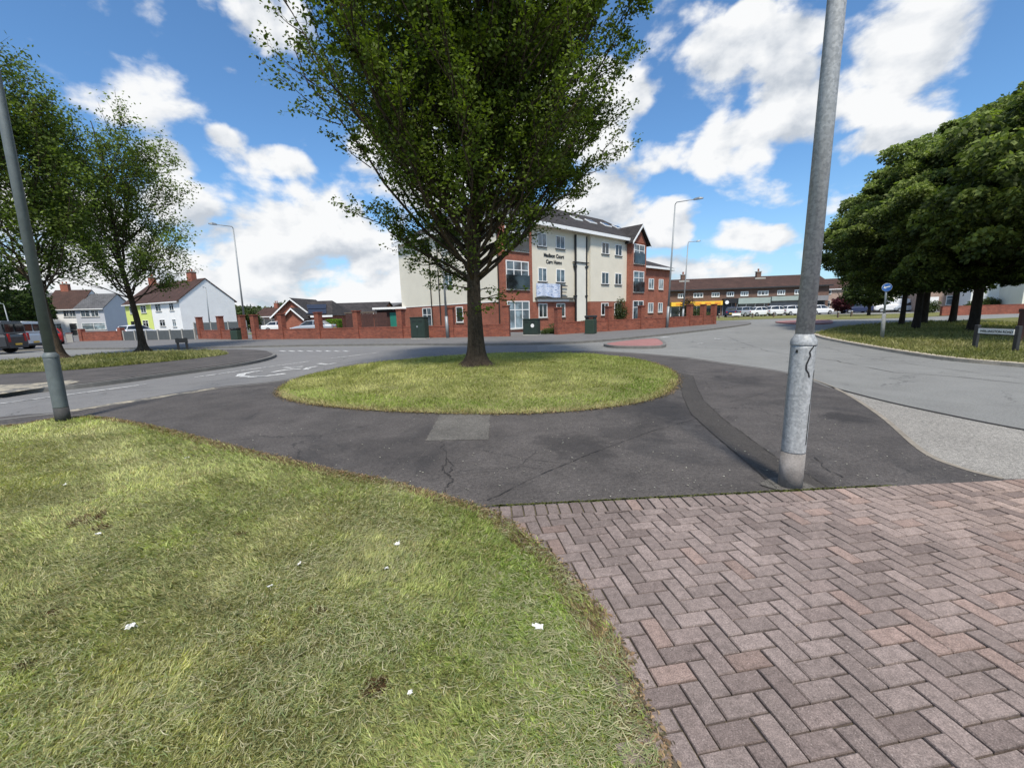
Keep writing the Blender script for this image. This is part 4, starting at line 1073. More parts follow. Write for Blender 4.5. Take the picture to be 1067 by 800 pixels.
# side face
for z0, z1 in ((7.05, 8.15), (4.1, 5.3)):
    window(care, 'l', 0, 5.9, 7.1, z0, z1, 1, False, 'glass', sill='darkmetal')
window(care, 'l', .01, 9.6, 11.2, .25, 2.3, 1, True, 'glass', sill=False, name='window')
window(care, 'l', .01, 4.6, 5.6, .9, 2.25, 0, False, 'glassdark', sill=True)
for yy in (9.4, 8.0): MB().tube([(-.08, yy, 0), (-.08, yy, EV - .2)], .05, 8).build('drainpipe', M['black'], care)
MB().tube([(.06, -.08, 0), (.06, -.08, EV - .3)], .05, 8).build('drainpipe', M['black'], care)
for zz in (2.46,): MB().box(-.02, .0, .1, 15, zz, zz + .05).build('render_bead', M['upvc'], care)
# canopy over the windows
MB().box(4.2, 9.4, -.35, -.02, 2.72, 2.80).build('canopy_rail', M['darkmetal'], care)
MB().box(4.4, 8.6, -.16, -.02, 2.46, 2.70).build('sign_board', M['upvc'], care)
def text_mesh(txt, size, parent, loc, rot, m, name='lettering', ext=.01, align='CENTER'):
    cu = bpy.data.curves.new(name, 'FONT'); cu.body = txt; cu.size = size; cu.extrude = ext; cu.offset = size * .028; cu.align_x = align
    t = bpy.data.objects.new('tmp', cu); col.objects.link(t); dg = bpy.context.evaluated_depsgraph_get()
    me = bpy.data.meshes.new_from_object(t.evaluated_get(dg)); me.name = name
    bpy.data.objects.remove(t); bpy.data.curves.remove(cu)
    me.materials.clear(); me.materials.append(m)
    o = bpy.data.objects.new(name, me); col.objects.link(o); o.parent = parent; o.location = loc; o.rotation_euler = rot
    return o
text_mesh('Madison Court', .44, care, (6.75, -.02, 6.25), (R(90), 0, 0), M['black'])
text_mesh('Care Home', .44, care, (6.75, -.02, 5.72), (R(90), 0, 0), M['black'])
# fabric banner hung below the first-floor windows
def bannermat():
    m, t, p = newmat('blue_white_banner'); co = coords(t)
    mp = t.new('ShaderNodeMapping'); t.link(co, mp.inputs[0]); mp.inputs['Scale'].default_value = (1.2, 1, 3.2); mp.inputs['Rotation'].default_value = (0, R(22), 0)
    n = t.noise(mp.outputs[0], 1.6, 5, .65, 1.5)
    t.link(t.ramp(n, [(.36, L(.10, .16, .30)), (.43, L(.45, .55, .75)), (.55, L(.68, .72, .80)), (.66, L(.35, .45, .68))]), p.inputs['Base Color']); p.inputs['Roughness'].default_value = .7
    return m
M['banner'] = bannermat()
bn = empty('banner', care.matrix_basis @ Vector((4.3, -.06, 0)), UA, 'blue and white fabric banner hung on the cream wall of the care home', 'banner')
mb = MB(); nx = 16
for k in range(nx):
    x0, x1 = 3.2 * k / nx, 3.2 * (k + 1) / nx; y0, y1 = .04 * math.sin(k * 1.3) - .05, .04 * math.sin((k + 1) * 1.3) - .05
    mb.face([(x0, y0, 2.85 + .1 * math.sin(k / 3)), (x1, y1, 2.85 + .1 * math.sin((k + 1) / 3)), (x1, y1, 4.0), (x0, y0, 4.0)])
mb.build('cloth', M['banner'], bn)
mb = MB(); mb.box(3.25, 3.35, -.12, -.02, 2.85, 3.95); mb.box(3.36, 4.1, -.10, -.04, 2.85, 2.95); mb.box(3.36, 4.0, -.09, -.05, 3.25, 3.32); mb.box(3.36, 4.1, -.1, -.04, 3.8, 3.88); mb.build('bracket', M['darkmetal'], bn)
# low annex left of the side face
an = empty('bin_store', at_y(412, 345, 44) * 1.0, 0, 'low dark store with white trimmed canopy beside the care home', 'outbuilding'); an.location.z = 0
ax0, ax1 = at_y(394, 340, 44).x - an.location.x, at_y(443, 340, 44).x - an.location.x
MB().box(ax0, ax1, 0, 5, 0, 2.2).build('wall', M['darkwood'], an)
MB().box(ax0 - .3, ax1 + .2, -.5, 5.2, 2.35, 2.55).build('roof', M['upvc'], an)
MB().box(ax0 - .1, ax1 + .1, -.3, 5, 2.2, 2.348).build('canopy_frame', M['black'], an)
mb = MB(); mb.prism([(ax0 - .3, 5.3, 2.6), (ax1 + .3, 5.3, 4.3), (ax1 + .3, 5.3, 2.6)], (0, 4, 0)); mb.build('rear_roof', M['roofdark'], an)
for px0, px1 in ((407, 414.5), (424, 440)):
    x0, x1 = at_y(px0, 340, 43.9).x - an.location.x, at_y(px1, 340, 43.9).x - an.location.x
    MB().box(x0, x1, -.06, -.003, .1, 2.0).build('door', M['teal'], an)
tf = empty('timber_fence', at_y(382, 345, 42), 0, 'dark brown timber gates behind the low wall', 'fence'); tf.location.z = 0
for px0, px1 in ((361, 373), (375.5, 390), (390.5, 404)):
    x0, x1 = at_y(px0, 340, 42).x - tf.location.x, at_y(px1, 340, 42).x - tf.location.x
    mb = MB(); k = x0
    while k < x1 - .02: mb.box(k, min(k + .13, x1), random.uniform(-.01, .01), .03, .05, 2.0); k += .145
    mb.build('panel', M['darkwood'], tf)
MB().box(at_y(360, 340, 42).x - tf.location.x, at_y(391, 340, 42).x - tf.location.x, -.03, .05, 2.02, 2.12).build('top_rail', M['wood'], tf)

# ------------------------------------------------------------------ boundary walls
def boundary(label, pts, piers, h=.76, ph=1.95, pw=.40, seg=None, group=None):
    """pts: pixels of base line; piers: list of px x positions interpolated along it"""
    W = [at(x, y, KH) for x, y in pts]; o0 = W[0].copy(); o0.z = KH
    root = empty('boundary_wall', o0, 0, label, 'wall', group)
    def wp(px):
        for (a, b), (A, Bq) in zip(zip(pts[:-1], pts[1:]), zip(W[:-1], W[1:])):
            if a[0] - .01 <= px <= b[0] + .01:
                # intersect the vertical plane through the pixel column with the wall line
                best = min(np.linspace(0, 1, 200), key=lambda t: abs(pxx(A.lerp(Bq, t)) - px)); return A.lerp(Bq, best), (Bq - A).normalized()
        return W[-1], (W[-1] - W[-2]).normalized()
    def orient(mbo, c, d):
        ang = math.atan2(d.y, d.x); mbo.location = (c.x - o0.x, c.y - o0.y, 0); mbo.rotation_euler = (0, 0, ang)
    for A, Bq in zip(W[:-1], W[1:]):
        ln = (Bq - A).length; mb = MB().box(0, ln, -.11, .11, -.1, h - .06); ob = mb.build('wall_panel', M['brickwall'], root); orient(ob, A, Bq - A)
        ob2 = MB().box(0, ln, -.125, .125, h - .058, h + .02).build('coping', M['coping'], root); orient(ob2, A, Bq - A)
    for px in piers:
        c, d = wp(px); ob = MB().box(-pw / 2, pw / 2, -pw / 2, pw / 2, -.1, ph - .07).build('pier', M['brickwall'], root); orient(ob, c, d)
        ob2 = MB().box(-pw / 2 - .04, pw / 2 + .04, -pw / 2 - .04, pw / 2 + .04, ph - .068, ph).build('pier_cap', M['coping'], ob)
    return root
def pxx(P):
    d = P - CAM; return CXP + F * d.dot(rgt) / d.dot(fwd)
boundary('low red brick wall with three piers beside the white gable house', [(209, 353), (255, 353.5)], [210.5, 232, 254.5])
boundary('long low red brick wall with tall piers left of the big tree', [(266, 353.5), (420, 352.3), (530, 350.3)], [267, 295.5, 333.5, 374, 419.5, 471, 528], )
boundary('low red brick wall with piers running along the care home front', [(581, 348.5), (634, 345), (700, 341), (744, 337.6)], [581.5, 634, 668, 718, 732, 743], ph=1.72, pw=.36)
# left garden walls
def low_wall(label, p0, p1, h, mat='brickwall', t=.22, name='garden_wall', pierpx=(), Z=None):
    A, Bq = at(*p0, KH), at(*p1, KH); root = empty(name, (A.x, A.y, KH), math.atan2(Bq.y - A.y, Bq.x - A.x), label, 'wall')
    ln = (Bq - A).length; MB().box(0, ln, -t / 2, t / 2, -.1, h).build('wall_panel', M[mat], root); MB().box(-.02, ln + .02, -t / 2 - .02, t / 2 + .02, h + .002, h + .06).build('coping', M['coping'], root)
    for f in pierpx: MB().box(f * ln - .2, f * ln + .2, -.2, .2, -.1, h + .35).build('pier', M[mat], root)
    return root
low_wall('red brick garden wall in front of the grey house', (87, 355.3), (128, 354.5), .85, pierpx=(0, 1))
low_wall('short red brick garden wall in front of the white terrace house', (56, 357.2), (63, 357.0), .95, pierpx=(0, 1))
def panel_fence(label, p0, p1, h, n, base=KH, gravelb=True):
    A, Bq = at(*p0, base), at(*p1, base); root = empty('panel_fence', (A.x, A.y, base), math.atan2(Bq.y - A.y, Bq.x - A.x), label, 'fence'); ln = (Bq - A).length
    for k in range(n):
        MB().box(k * ln / n + .06, (k + 1) * ln / n - .06, -.03, .03, .0, h).build('panel', M['fence'], root)
    for k in range(n + 1): MB().box(k * ln / n - .055, k * ln / n + .055, -.06, .06, -.1, h + .08).build('post', M['concrete'], root)
panel_fence('dark grey panel fence with concrete posts before the yellow house', (130, 354.6), (204, 353.3), .85, 6)
panel_fence('taller dark grey panel fence behind the low wall with three piers', (204, 350), (258, 349), 1.55, 3, 0)
panel_fence('dark grey panel fence at the back of the car park', (262, 344), (292, 343.5), 1.7, 4, 0)
panel_fence('dark grey fence behind the silver car', (300, 342.5), (334, 342), 1.8, 4, 0)
low_wall('pale low kerb wall between the terrace drives', (70, 356.6), (77, 356.3), .8, 'concrete')

# ------------------------------------------------------------------ houses
def house(label, P, ang, w, d, eave, rise, wall, roof, wins, doors=(), chimney=None, hipl=False, ovl=.25, ovr=.25, name='house', group=None, cat='house', fascia='upvc', z=0):
    root = empty(name, (P[0], P[1], z), ang, label, cat, group)
    mb = MB(); mb.prism([(0, 0, 0), (0, d, 0), (0, d, eave), (0, d / 2, eave + rise), (0, 0, eave)], (w, 0, 0)); mb.build('wall', M[wall], root)
    sl = rise / (d / 2); o = .35; mb = MB()
    mb.prism([(-ovl, -o, eave - o * sl + .02), (-ovl, d / 2, eave + rise + .02), (-ovl, d / 2, eave + rise + .15), (-ovl, -o, eave - o * sl + .15)], (w + ovl + ovr, 0, 0))
    mb.prism([(-ovl, d + o, eave - o * sl + .02), (-ovl, d / 2 + .003, eave + rise + .02), (-ovl, d / 2 + .003, eave + rise + .15), (-ovl, d + o, eave - o * sl + .15)], (w + ovl + ovr, 0, 0))
    rf = mb.build('roof', M[roof], root)
    MB().box(-ovl + .01, w + ovr - .01, -o - .06, -o + .0, eave - o * sl - .06, eave - o * sl + .10).build('gutter', M[fascia], root)
    for (face, a0, a1, z0, z1, pane) in wins:
        window(root, face, 0 if face != 'r' else w, a0, a1, z0, z1, 1, True, pane)
    for (a0, z1, m) in doors:
        o_ = MB().box(a0, a0 + .95, -.05, -.003, .05, z1).build('door', M[m], root); MB().box(a0 + .1, a0 + .14, -.08, -.052, 1.0, 1.15).build('handle', M['rim'], o_)
    if chimney:
        cx, cy, cw = chimney; zt = eave + rise
        c = MB().box(cx - cw / 2, cx + cw / 2, cy - .35, cy + .35, zt - 1.0, zt + 1.15).build('chimney', M['brickred'], rf); MB().box(cx - cw / 2 - .06, cx + cw / 2 + .06, cy - .41, cy + .41, zt + 1.152, zt + 1.25).build('chimney_cap', M['concrete'], c)
        mb = MB()
        for k in (-.25, .25): mb.tube([(cx + k * cw, cy, zt + 1.25), (cx + k * cw, cy, zt + 1.65)], .11, 8)
        mb.build('chimney_pot', M['brickred'], c)
    return root
# white/yellow pair: local x runs left->right, so origin at the left end
P1 = at_y(191.5, 345, 60); P2 = at_y(250, 345, 67); gd = Vector((P2.x - P1.x, P2.y - P1.y)).normalized(); fd = Vector((gd.y, -gd.x)); P1 = Vector((P1.x, P1.y)); ang = math.atan2(fd.y, fd.x)
pW = P1 - fd * 8.0; pY = P1 - fd * 16.1
house('white rendered end house with brown roof and blank white gable', pW, ang, 8.0, 7.6, 4.85, 3.1, 'white', 'roofbrown', [('f', 1.3, 2.9, 3.4, 4.5, 'glass'), ('f', 5.2, 6.4, 3.4, 4.5, 'glass'), ('f', 1.8, 3.4, 1.2, 2.2, 'glassdark'), ('f', 5.4, 6.4, 1.1, 2.2, 'glasssky')], chimney=(4.6, 3.8, 1.3), ovl=-.003, ovr=.12)
house('lime yellow rendered house joined to the white end house', pY, ang, 8.0, 7.6, 4.85, 3.1, 'yellowr', 'roofbrown', [('f', 1.5, 2.9, 3.3, 4.4, 'glass'), ('f', 5.0, 6.6, 3.3, 4.4, 'glass'), ('f', 4.9, 6.6, 1.0, 2.2, 'glassdark')], doors=((1.2, 2.1, 'black'),), chimney=(1.0, 3.8, 1.0), ovl=.1, ovr=-.003)
def terr(px0, px1, Y0, Y1): return at_y(px0, 340, Y0), at_y(px1, 340, Y1)
tA = at_y(19, 343, 74); tD = at_y(116, 340, 77); tv = Vector((tD.x - tA.x, tD.y - tA.y)); tl = tv.length; tang = math.atan2(tv.y, tv.x); tu = tv.normalized(); tA = Vector((tA.x, tA.y))
w1, w2, w3 = tl * .29, tl * .40, tl * .31
house('pale cream terrace house with grey roof, leftmost of the row', tA, tang, w1 - .01, 7.5, 4.7, 3.0, 'creamr', 'roofgrey', [('f', .8, 2.0, 3.2, 4.3, 'glass'), ('f', w1 - 2.0, w1 - .8, 3.2, 4.3, 'glass'), ('f', .8, 2.0, 1.0, 2.1, 'glass')], doors=((w1 - 1.8, 2.1, 'upvc'),), ovr=-.003)
house('white terrace house with brown roof, between the cream and grey houses', tA + tu * w1, tang, w2 - .01, 7.5, 4.85, 3.3, 'white', 'roofbrown', [('f', .8, 2.0, 3.3, 4.4, 'glass'), ('f', 3.0, 4.0, 3.3, 4.4, 'glass'), ('f', w2 - 1.8, w2 - .6, 3.3, 4.4, 'glass'), ('f', .8, 2.4, 1.0, 2.2, 'glass'), ('f', w2 - 2.0, w2 - .8, 1.0, 2.2, 'glasssky')], doors=((3.6, 2.1, 'darkmetal'),), chimney=(1.6, 3.75, 1.2), ovl=.05, ovr=.05)
g3 = house('pale blue-grey rendered house with grey roof at the right end of the row', tA + tu * (w1 + w2) + Vector((0, -.9)), tang, w3, 8.4, 4.75, 2.6, 'palegrey', 'roofgrey', [('f', .8, 2.2, 3.2, 4.3, 'glass'), ('f', w3 - 2.0, w3 - .8, 3.2, 4.3, 'glass'), ('f', .6, 4.2, .9, 2.1, 'glasssky')], ovl=.05, ovr=.15)

# bungalows behind the car park
bY = 58.0
b0 = at_y(288, 345, bY); gw = at_y(326, 345, bY).x - b0.x
def gabled(label, x0, x1, Y, apex, eave, dep, wallm, roofm, name='bungalow', front_gable=None):
    root = empty(name, (x0, Y, 0), 0, label, 'house'); w = x1 - x0; rise = apex - eave
    mb = MB(); mb.prism([(0, 0, 0), (w, 0, 0), (w, 0, eave), (w / 2, 0, apex), (0, 0, eave)], (0, dep, 0)); mb.build('wall', M[wallm], root)
    mb = MB(); sl = rise / (w / 2); o = .4
    for s in (0, 1):
        e = -o if s == 0 else w + o
        mb.prism([(e, -.4, eave - o * sl + .02), (w / 2, -.4, apex + .02), (w / 2, -.4, apex + .16), (e, -.4, eave - o * sl + .16)], (0, dep + .8, 0))
    rf = mb.build('roof', M[roofm], root)
    mb = MB()
    for s in (0, 1):
        e = -o if s == 0 else w + o
        mb.prism([(e, -.45, eave - o * sl - .1), (w / 2, -.45, apex - .1), (w / 2, -.45, apex + .12), (e, -.45, eave - o * sl + .12)], (0, .045, 0))
    mb.build('bargeboard', M['upvc'], root)
    return root, rf
def zat(px, py, Y): return at_y(px, py, Y).z
xl, xr = at_y(287, 340, bY).x, at_y(326, 340, bY).x
bg, rf = gabled('red brick bungalow with gabled front and black solar panels', xl, xr, bY, zat(306.6, 311.5, bY), 2.2, 7, 'brickred', 'roofdark')
# cross wing running to the right with the panels on its near slope
cw0, cw1 = (xr - xl) / 2, at_y(350, 340, bY).x - xl; za = zat(320, 312, bY) - .1
mb = MB(); mb.face([(cw0 + .2, 3.4, za), (cw1 - 1.6, 3.4, za), (cw1 + .2, -1.2, 2.0), (cw0 + 1.2, -1.2, 2.0)]); mb.face([(cw1 - 1.6, 3.4, za), (cw1 + .2, 8, 2.0), (cw1 + .2, -1.2, 2.0)]); mb.face([(cw0 + .2, 3.4, za), (cw1 - 1.6, 3.4, za), (cw1 + .2, 8, 2.0), (cw0, 8, 2.0)]); mb.build('wing_roof', M['roofdark'], bg)
MB().box(cw0 + 1.2, cw1 - .1, -.8, 7.5, 0, 1.98).build('wing_wall', M['brickred'], bg); MB().box(cw0 + 3.0, cw1 + .2, -1.28, -1.2, 1.82, 2.05).build('fascia', M['upvc'], bg)
slw = (za - 2.0) / 4.6
for k, (a, c) in enumerate(((cw0 + 1.1, cw0 + 4.4), (cw0 + 2.0, cw0 + 5.0))):
    y0 = .7 - k * 1.5; mb = MB(); z0 = 2.0 + (y0 + 1.2) * slw + .06; z1 = z0 + 1.3 * slw
    mb.prism([(a, y0, z0), (c, y0, z0), (c - .5, y0 + 1.3, z1), (a - .3, y0 + 1.3, z1)], (0, -.02, .07)); mb.build('solar_panel', M['solar'], bg)
xs0, xs1 = at_y(297, 340, bY - 2.5).x, at_y(316, 340, bY - 2.5).x
pg, _ = gabled('tmp', xs0, xs1, bY - 2.5, zat(305.5, 321.8, bY - 2.5), 1.85, 2.3, 'brickred', 'roofdark')
for ch in list(pg.children): ch.parent = bg; ch.location = Vector((xs0 - xl, -2.5, 0)); ch.name = {'wall': 'porch_wall', 'roof': 'porch_roof', 'bargeboard': 'porch_bargeboard'}[ch.name.split('.')[0]]
bpy.data.objects.remove(pg)
xs = at_y(340, 340, 66).x; bh = house('low brick bungalow with dark roof behind the timber gates', (xs, 66), 0, at_y(398, 340, 66).x - xs, 9, 2.3, zat(360, 316.5, 70) - 2.3, 'brickred', 'roofdark', [('f', 2, 3.4, 1, 2, 'glass')], name='bungalow')
xs = at_y(392, 340, 76).x; bh = house('farther bungalow with grey roof left of the care home', (xs, 76), 0, at_y(430, 340, 76).x - xs, 9, 2.6, zat(405, 316.5, 80) - 2.6, 'brickpink', 'roofgrey', [('f', 2, 3.4, 1, 2, 'glass')], name='bungalow')
xs = at_y(266, 340, 95).x; house('far brown-roofed house between the lamp and the bungalow', (xs, 95), R(-6), at_y(289, 340, 95).x - xs, 8, 2.6, zat(275, 321.5, 99) - 2.6, 'brickpink', 'roofbrown', [('f', 1, 2.4, 1, 2, 'glass')], chimney=(3.0, 4, .9))
p = at_y(256, 340, 70); bush('garden_tree', (p.x - 1, 70, 0), 6, 4, zat(258, 319, 70), 6000, .3, 71, 'dark garden tree right of the white gable house', 'tree')
p = at_y(261, 340, 62); bush('garden_tree', (p.x, 62, 0), 3, 3, zat(262, 321, 62), 3500, .25, 72, 'smaller dark shrub beside the tall lamp and brick pier', 'shrub')
p = at(344, 345, 0); bush('trimmed_hedge', (p.x, p.y + 1.5, 0), 1.6, 1.2, 1.45, 7000, .1, 73, 'bright green trimmed hedge behind the long low wall', 'hedge', A=(.06, .12, .01), B=(.20, .34, .03), boxy=True)

# ------------------------------------------------------------------ shop parade
sY0, sY1 = 77.0, 73.0
SL = at_y(690, 325, sY0); SR = at_y(862, 322, sY1); v = Vector((SR.x - SL.x, SR.y - SL.y)); sl_ = v.length; sang = math.atan2(v.y, v.x)
sh = empty('shop_parade', (SL.x, SL.y, 0), sang, 'long two-storey brown brick shop parade with brown tiled roof', 'building')
se = zat(760, 300.2, 75); sr = zat(760, 289.3, 80)
MB().box(0, sl_, 0, 9, 0, se).build('wall', M['brickshop'], sh)
mb = MB(); mb.prism([(-.3, -.5, se - .05), (-.3, 4.5, sr), (-.3, 9.5, se - .05)], (sl_ + .6, 0, 0)); rfp = mb.build('roof', M['roofbrown'], sh)
MB().box(-.3, sl_ + .3, -.6, -.502, se - .22, se + .0).build('fascia', M['darkmetal'], sh)
def sx(px):   # local x along the parade from a pixel column
    best = min(np.linspace(-.05, 1.05, 800), key=lambda t: abs(pxx(Vector((SL.x + v.x * t, SL.y + v.y * t, 2))) - px)); return best * sl_
def chim(px):
    c = MB().box(sx(px) - .38, sx(px) + .38, 3.9, 4.6, sr - .6, sr + .75).build('chimney', M['brickshop'], rfp); MB().box(sx(px) - .46, sx(px) + .46, 3.82, 4.68, sr + .752, sr + .86).build('chimney_cap', M['concrete'], c)
    mb = MB(); mb.tube([(sx(px), 4.3, sr + .86), (sx(px), 4.3, sr + 1.35)], .15, 8); mb.build('chimney_pot', M['brickred'], c)
    MB().box(sx(px) - .9, sx(px) + .9, 3.2, 3.6, sr - .7, sr - .3).build('flashing', M['concrete'], c)
chim(717); chim(799)
for px0, px1 in ((706, 713), (722, 732), (741, 749), (756.5, 764), (771, 779), (788.5, 800), (809, 817), (827, 836), (843, 851)):
    window(sh, 'f', 0, sx(px0), sx(px1), zat(760, 309, 75), zat(760, 304.2, 75) , 2, False, 'glasssky' if random.random() < .5 else 'glass', t=.12)
def shop(px0, px1, fm, fz0, fz1, body, name='shop_front', inset=.0):
    a, b = sx(px0), sx(px1); z0, z1 = zat(760, fz0, 74.5), zat(760, fz1, 74.5)
    f = MB().box(a + .05, b - .05, -.9, -.003, z1, z0).build('shop_sign', M[fm], sh)
    o = MB().box(a + .1, b - .1, -.08, -.004, .1, z1 - .01).build(name, M[body], sh)
    mb = MB(); k = a + .1
    while k < b - .1: mb.box(k, k + .12, -.13, -.082, .1, z1 - .02); k += 1.5
    mb.build('mullion', M['upvc' if body == 'glassdark' else 'greyshut'], o)
    return f
fy = shop(698, 751.5, 'yellowsign', 313.2, 317.5, 'glassdark'); shop(752, 766.5, 'black', 311, 316, 'shopdark'); shop(767, 800.5, 'greenfascia', 311, 317, 'glassdark'); shop(801, 838, 'greenfascia', 310.5, 315, 'greyshut'); shop(838, 860, 'greyshut', 311, 316, 'shopdark')
mb = MB(); mb.tube([(sx(755.5), -.92, zat(760, 315, 74.5)), (sx(755.5), -.98, zat(760, 315, 74.5))], .32, 16); mb.build('round_sign', M['upvc'], sh)
mb = MB()
for k in range(5):
    a = sx(703 + k * 10); mb.box(a, a + 1.0, -.93, -.902, zat(760, 316.7, 74.5), zat(760, 314.3, 74.5))
mb.build('sign_lettering', plain('orange_lettering', L(.75, .30, .03), .5, .1, 2), fy)
# pale building right of the parade
PX = at_y(838, 325, 92); PR = at_y(905, 322, 88)
pb = house('pale pinkish brick building behind the verge trees and right column', (PX.x, 92), math.atan2(-4, PR.x - PX.x), (PR - PX).length, 9, zat(860, 301, 90), 2.2, 'brickpink', 'roofbrown', [('f', 3 + 4 * k, 4.6 + 4 * k, 3.6, 4.7, 'glass') for k in range(3)] + [('f', 3 + 4 * k, 4.6 + 4 * k, 1.0, 2.3, 'glassdark') for k in range(3)], name='building', cat='building')
# row of white houses beyond the right-hand trees
hx = 905
for k, (a, b, wm, lab) in enumerate([(908, 955, 'creamr', 'cream fronted house glimpsed between the right tree trunks'), (957, 1008, 'brickpink', 'pink brick house glimpsed left of the thickest right trunk'), (1010, 1062, 'white', 'white fronted house with a white door right of the thickest trunk'), (1064, 1130, 'creamr', 'cream house partly out of frame at the right edge')]):
    A = at_y(a, 320, 66 - k * 5); Bq = at_y(b, 320, 64 - k * 5); w = (Bq - A).length
    house(lab, (A.x, A.y), math.atan2(Bq.y - A.y, Bq.x - A.x), w, 8, 5.0, 2.6, wm, 'roofbrown', [('f', w * .12, w * .38, 3.1, 4.3, 'glass'), ('f', w * .62, w * .88, 3.1, 4.3, 'glass'), ('f', w * .55, w * .9, .9, 2.2, 'glass')], doors=((w * .22, 2.1, 'upvc'),), chimney=(w * .5, 4, 1.0))
low_wall('low red brick garden wall beyond the right-hand road', (980, 328.2), (1067, 325.5), .8)
for i, (px, py, w, h) in enumerate([(985, 326, 3.0, 1.6), (1032, 325, 2.4, 1.5), (1050, 324, 2.6, 1.7), (1064, 323, 2.8, 1.9)]):
    p = at(px, py, 0); bush('garden_shrub', (p.x, p.y + 2, 0), w, 1.6, h, 2200, .16, 80 + i, ['rounded dark shrub over the low wall, left of the thickest trunk', 'green shrub right of the white front door', 'bushy shrub behind the street nameplate', 'tall shrub at the right edge behind the wall'][i], 'shrub')

# planting in the care home garden
def cpt(s, y): p = care.matrix_basis @ Vector((s, y, 0)); return (p.x, p.y, 0)
for i, (s, y, w, h, lab) in enumerate([(12.6, -3.0, 1.5, 2.6, 'tall slim shrub before the cream wall near the pier'), (21.2, -5.5, 2.2, 2.6, 'bushy red-tinged shrub beside the gabled bay'), (24.5, -5.2, 3.2, 1.5, 'wide green shrub below the low brick wing'), (26.5, -5.0, 2.0, 1.2, 'low shrub at the right end of the care home'), (5.5, -2.2, 2.6, .75, 'low planting in front of the care home windows'), (8.2, -2.2, 2.4, .7, 'low reddish planting before the drainpipes')]):
    bush('garden_shrub', cpt(s, y), w, 1.2, h, 2600, .11, 90 + i, lab, 'shrub', B=(.09, .11, .035) if i != 1 else (.11, .06, .035))
p = at(505, 347, 0); bush('hedge_top', (p.x, p.y + .8, .0), 3.4, .6, 1.0, 3000, .08, 97, 'dry brown climbing plant on top of the wall right of the trunk', 'shrub', A=(.05, .035, .02), B=(.16, .11, .06))
p = at(582 - 15, 350, 0); bush('ground_shrub', (p.x + .4, p.y + .4, 0), 1.6, .8, .5, 2200, .07, 98, 'low green weeds beside the grey cabinet in the wall gap', 'shrub', B=(.12, .16, .04))
# picnic bench in the garden
pbn = empty('picnic_bench', cpt(16.3, -3.6), UA, 'dark timber picnic bench in the care home garden', 'bench')
MB().box(-.9, .9, -.35, .35, .72, .77).build('table_top', M['darkwood'], pbn)
for y in (-.75, .75): MB().box(-.9, .9, y - .13, y + .13, .43, .47).build('seat', M['darkwood'], pbn)
for x in (-.65, .65):
    mb = MB(); mb.prism([(x, -.75, 0), (x, -.66, 0), (x, -.18, .72), (x, -.27, .72)], (.06, 0, 0)); mb.prism([(x, .75, 0), (x, .66, 0), (x, .18, .72), (x, .27, .72)], (.06, 0, 0)); mb.box(x + .061, x + .1, -.8, .8, .35, .429); mb.build('leg', M['darkwood'], pbn)

# ------------------------------------------------------------------ cabinets and bins
def cabinet(label, px0, px1, base, h, d, m, vents=True, disc=False, name='utility_cabinet'):
    A, Bq = at(px0, base, KH), at(px1, base, KH); w = (Bq - A).length; root = empty(name, (A.x, A.y, KH), math.atan2(Bq.y - A.y, Bq.x - A.x), label, 'cabinet')
    MB().box(0, w, 0, d, .06, h).build('body', M[m], root, bevel=.015); MB().box(-.03, w + .03, -.03, d + .03, h + .002, h + .06).build('lid', M[m], root, bevel=.01)
    MB().box(-.02, w + .02, -.02, d + .02, -.05, .058).build('plinth', M['concrete'], root)
    mb = MB(); mb.box(.04, w / 2 - .008, -.015, -.002, .12, h - .05); mb.box(w / 2 + .008, w - .04, -.015, -.002, .12, h - .05); dr = mb.build('door', M[m], root)
    mb = MB()
    for z in (h * .85, h * .8): mb.box(w * .15, w * .4, -.025, -.017, z, z + .02); mb.box(w * .6, w * .85, -.025, -.017, z, z + .02)
    mb.build('vent', M['black'], dr)
    if disc: mb = MB(); mb.tube([(w * .68, -.017, h * .62), (w * .68, -.03, h * .62)], .12, 16); mb.build('badge', M['upvc'], root)
    else: mb = MB(); mb.box(w * .45, w * .55, -.03, -.017, h * .55, h * .63); mb.build('badge', M['rim'], root)
cabinet('dark green utility cabinet against the wall left of the big tree', 428.5, 443, 353.2, 1.32, .45, 'greenbox')
cabinet('grey-green cabinet with a round white badge in the wall gap', 545, 560, 349.5, 1.0, .45, 'greenbox', disc=True)
def bin_(label, px0, px1, base, h):
    A, Bq = at(px0, base, KH), at(px1, base, KH); w = (Bq - A).length; root = empty('litter_bin', (A.x, A.y, KH), math.atan2(Bq.y - A.y, Bq.x - A.x), label, 'litter bin')
    MB().box(0, w, 0, w, 0, h * .78).build('body', M['bins'], root, bevel=.03); MB().box(-.02, w + .02, -.02, w + .02, h * .88, h).build('hood', M['black'], root, bevel=.03)
    for x in (0.02, w - .06): MB().box(x, x + .04, .05, w - .05, h * .78, h * .88).build('side_post', M['bins'], root)
    MB().box(.05, w - .05, .04, .08, h * .80, h * .86).build('slot', M['black'], root)
bin_('dark green litter bin by the wall at the care home front', 609.2, 618.5, 348, 1.15)
bin_('dark litter bin beside the tall lamp and low wall', 240.5, 247.5, 354, .95)
# white notice board on the wall behind the trunk and white topped meter box
nb = empty('notice_board', at(475, 346, 0), 0, 'cream board fixed above the low wall left of the trunk', 'sign')
MB().box(-.05, 1.0, .0, .06, .55, 1.35).build('board', M['upvc'], nb)
for x in (0.05, .85): MB().box(x, x + .06, .062, .12, -.02, 1.3).build('post', M['darkmetal'], nb)

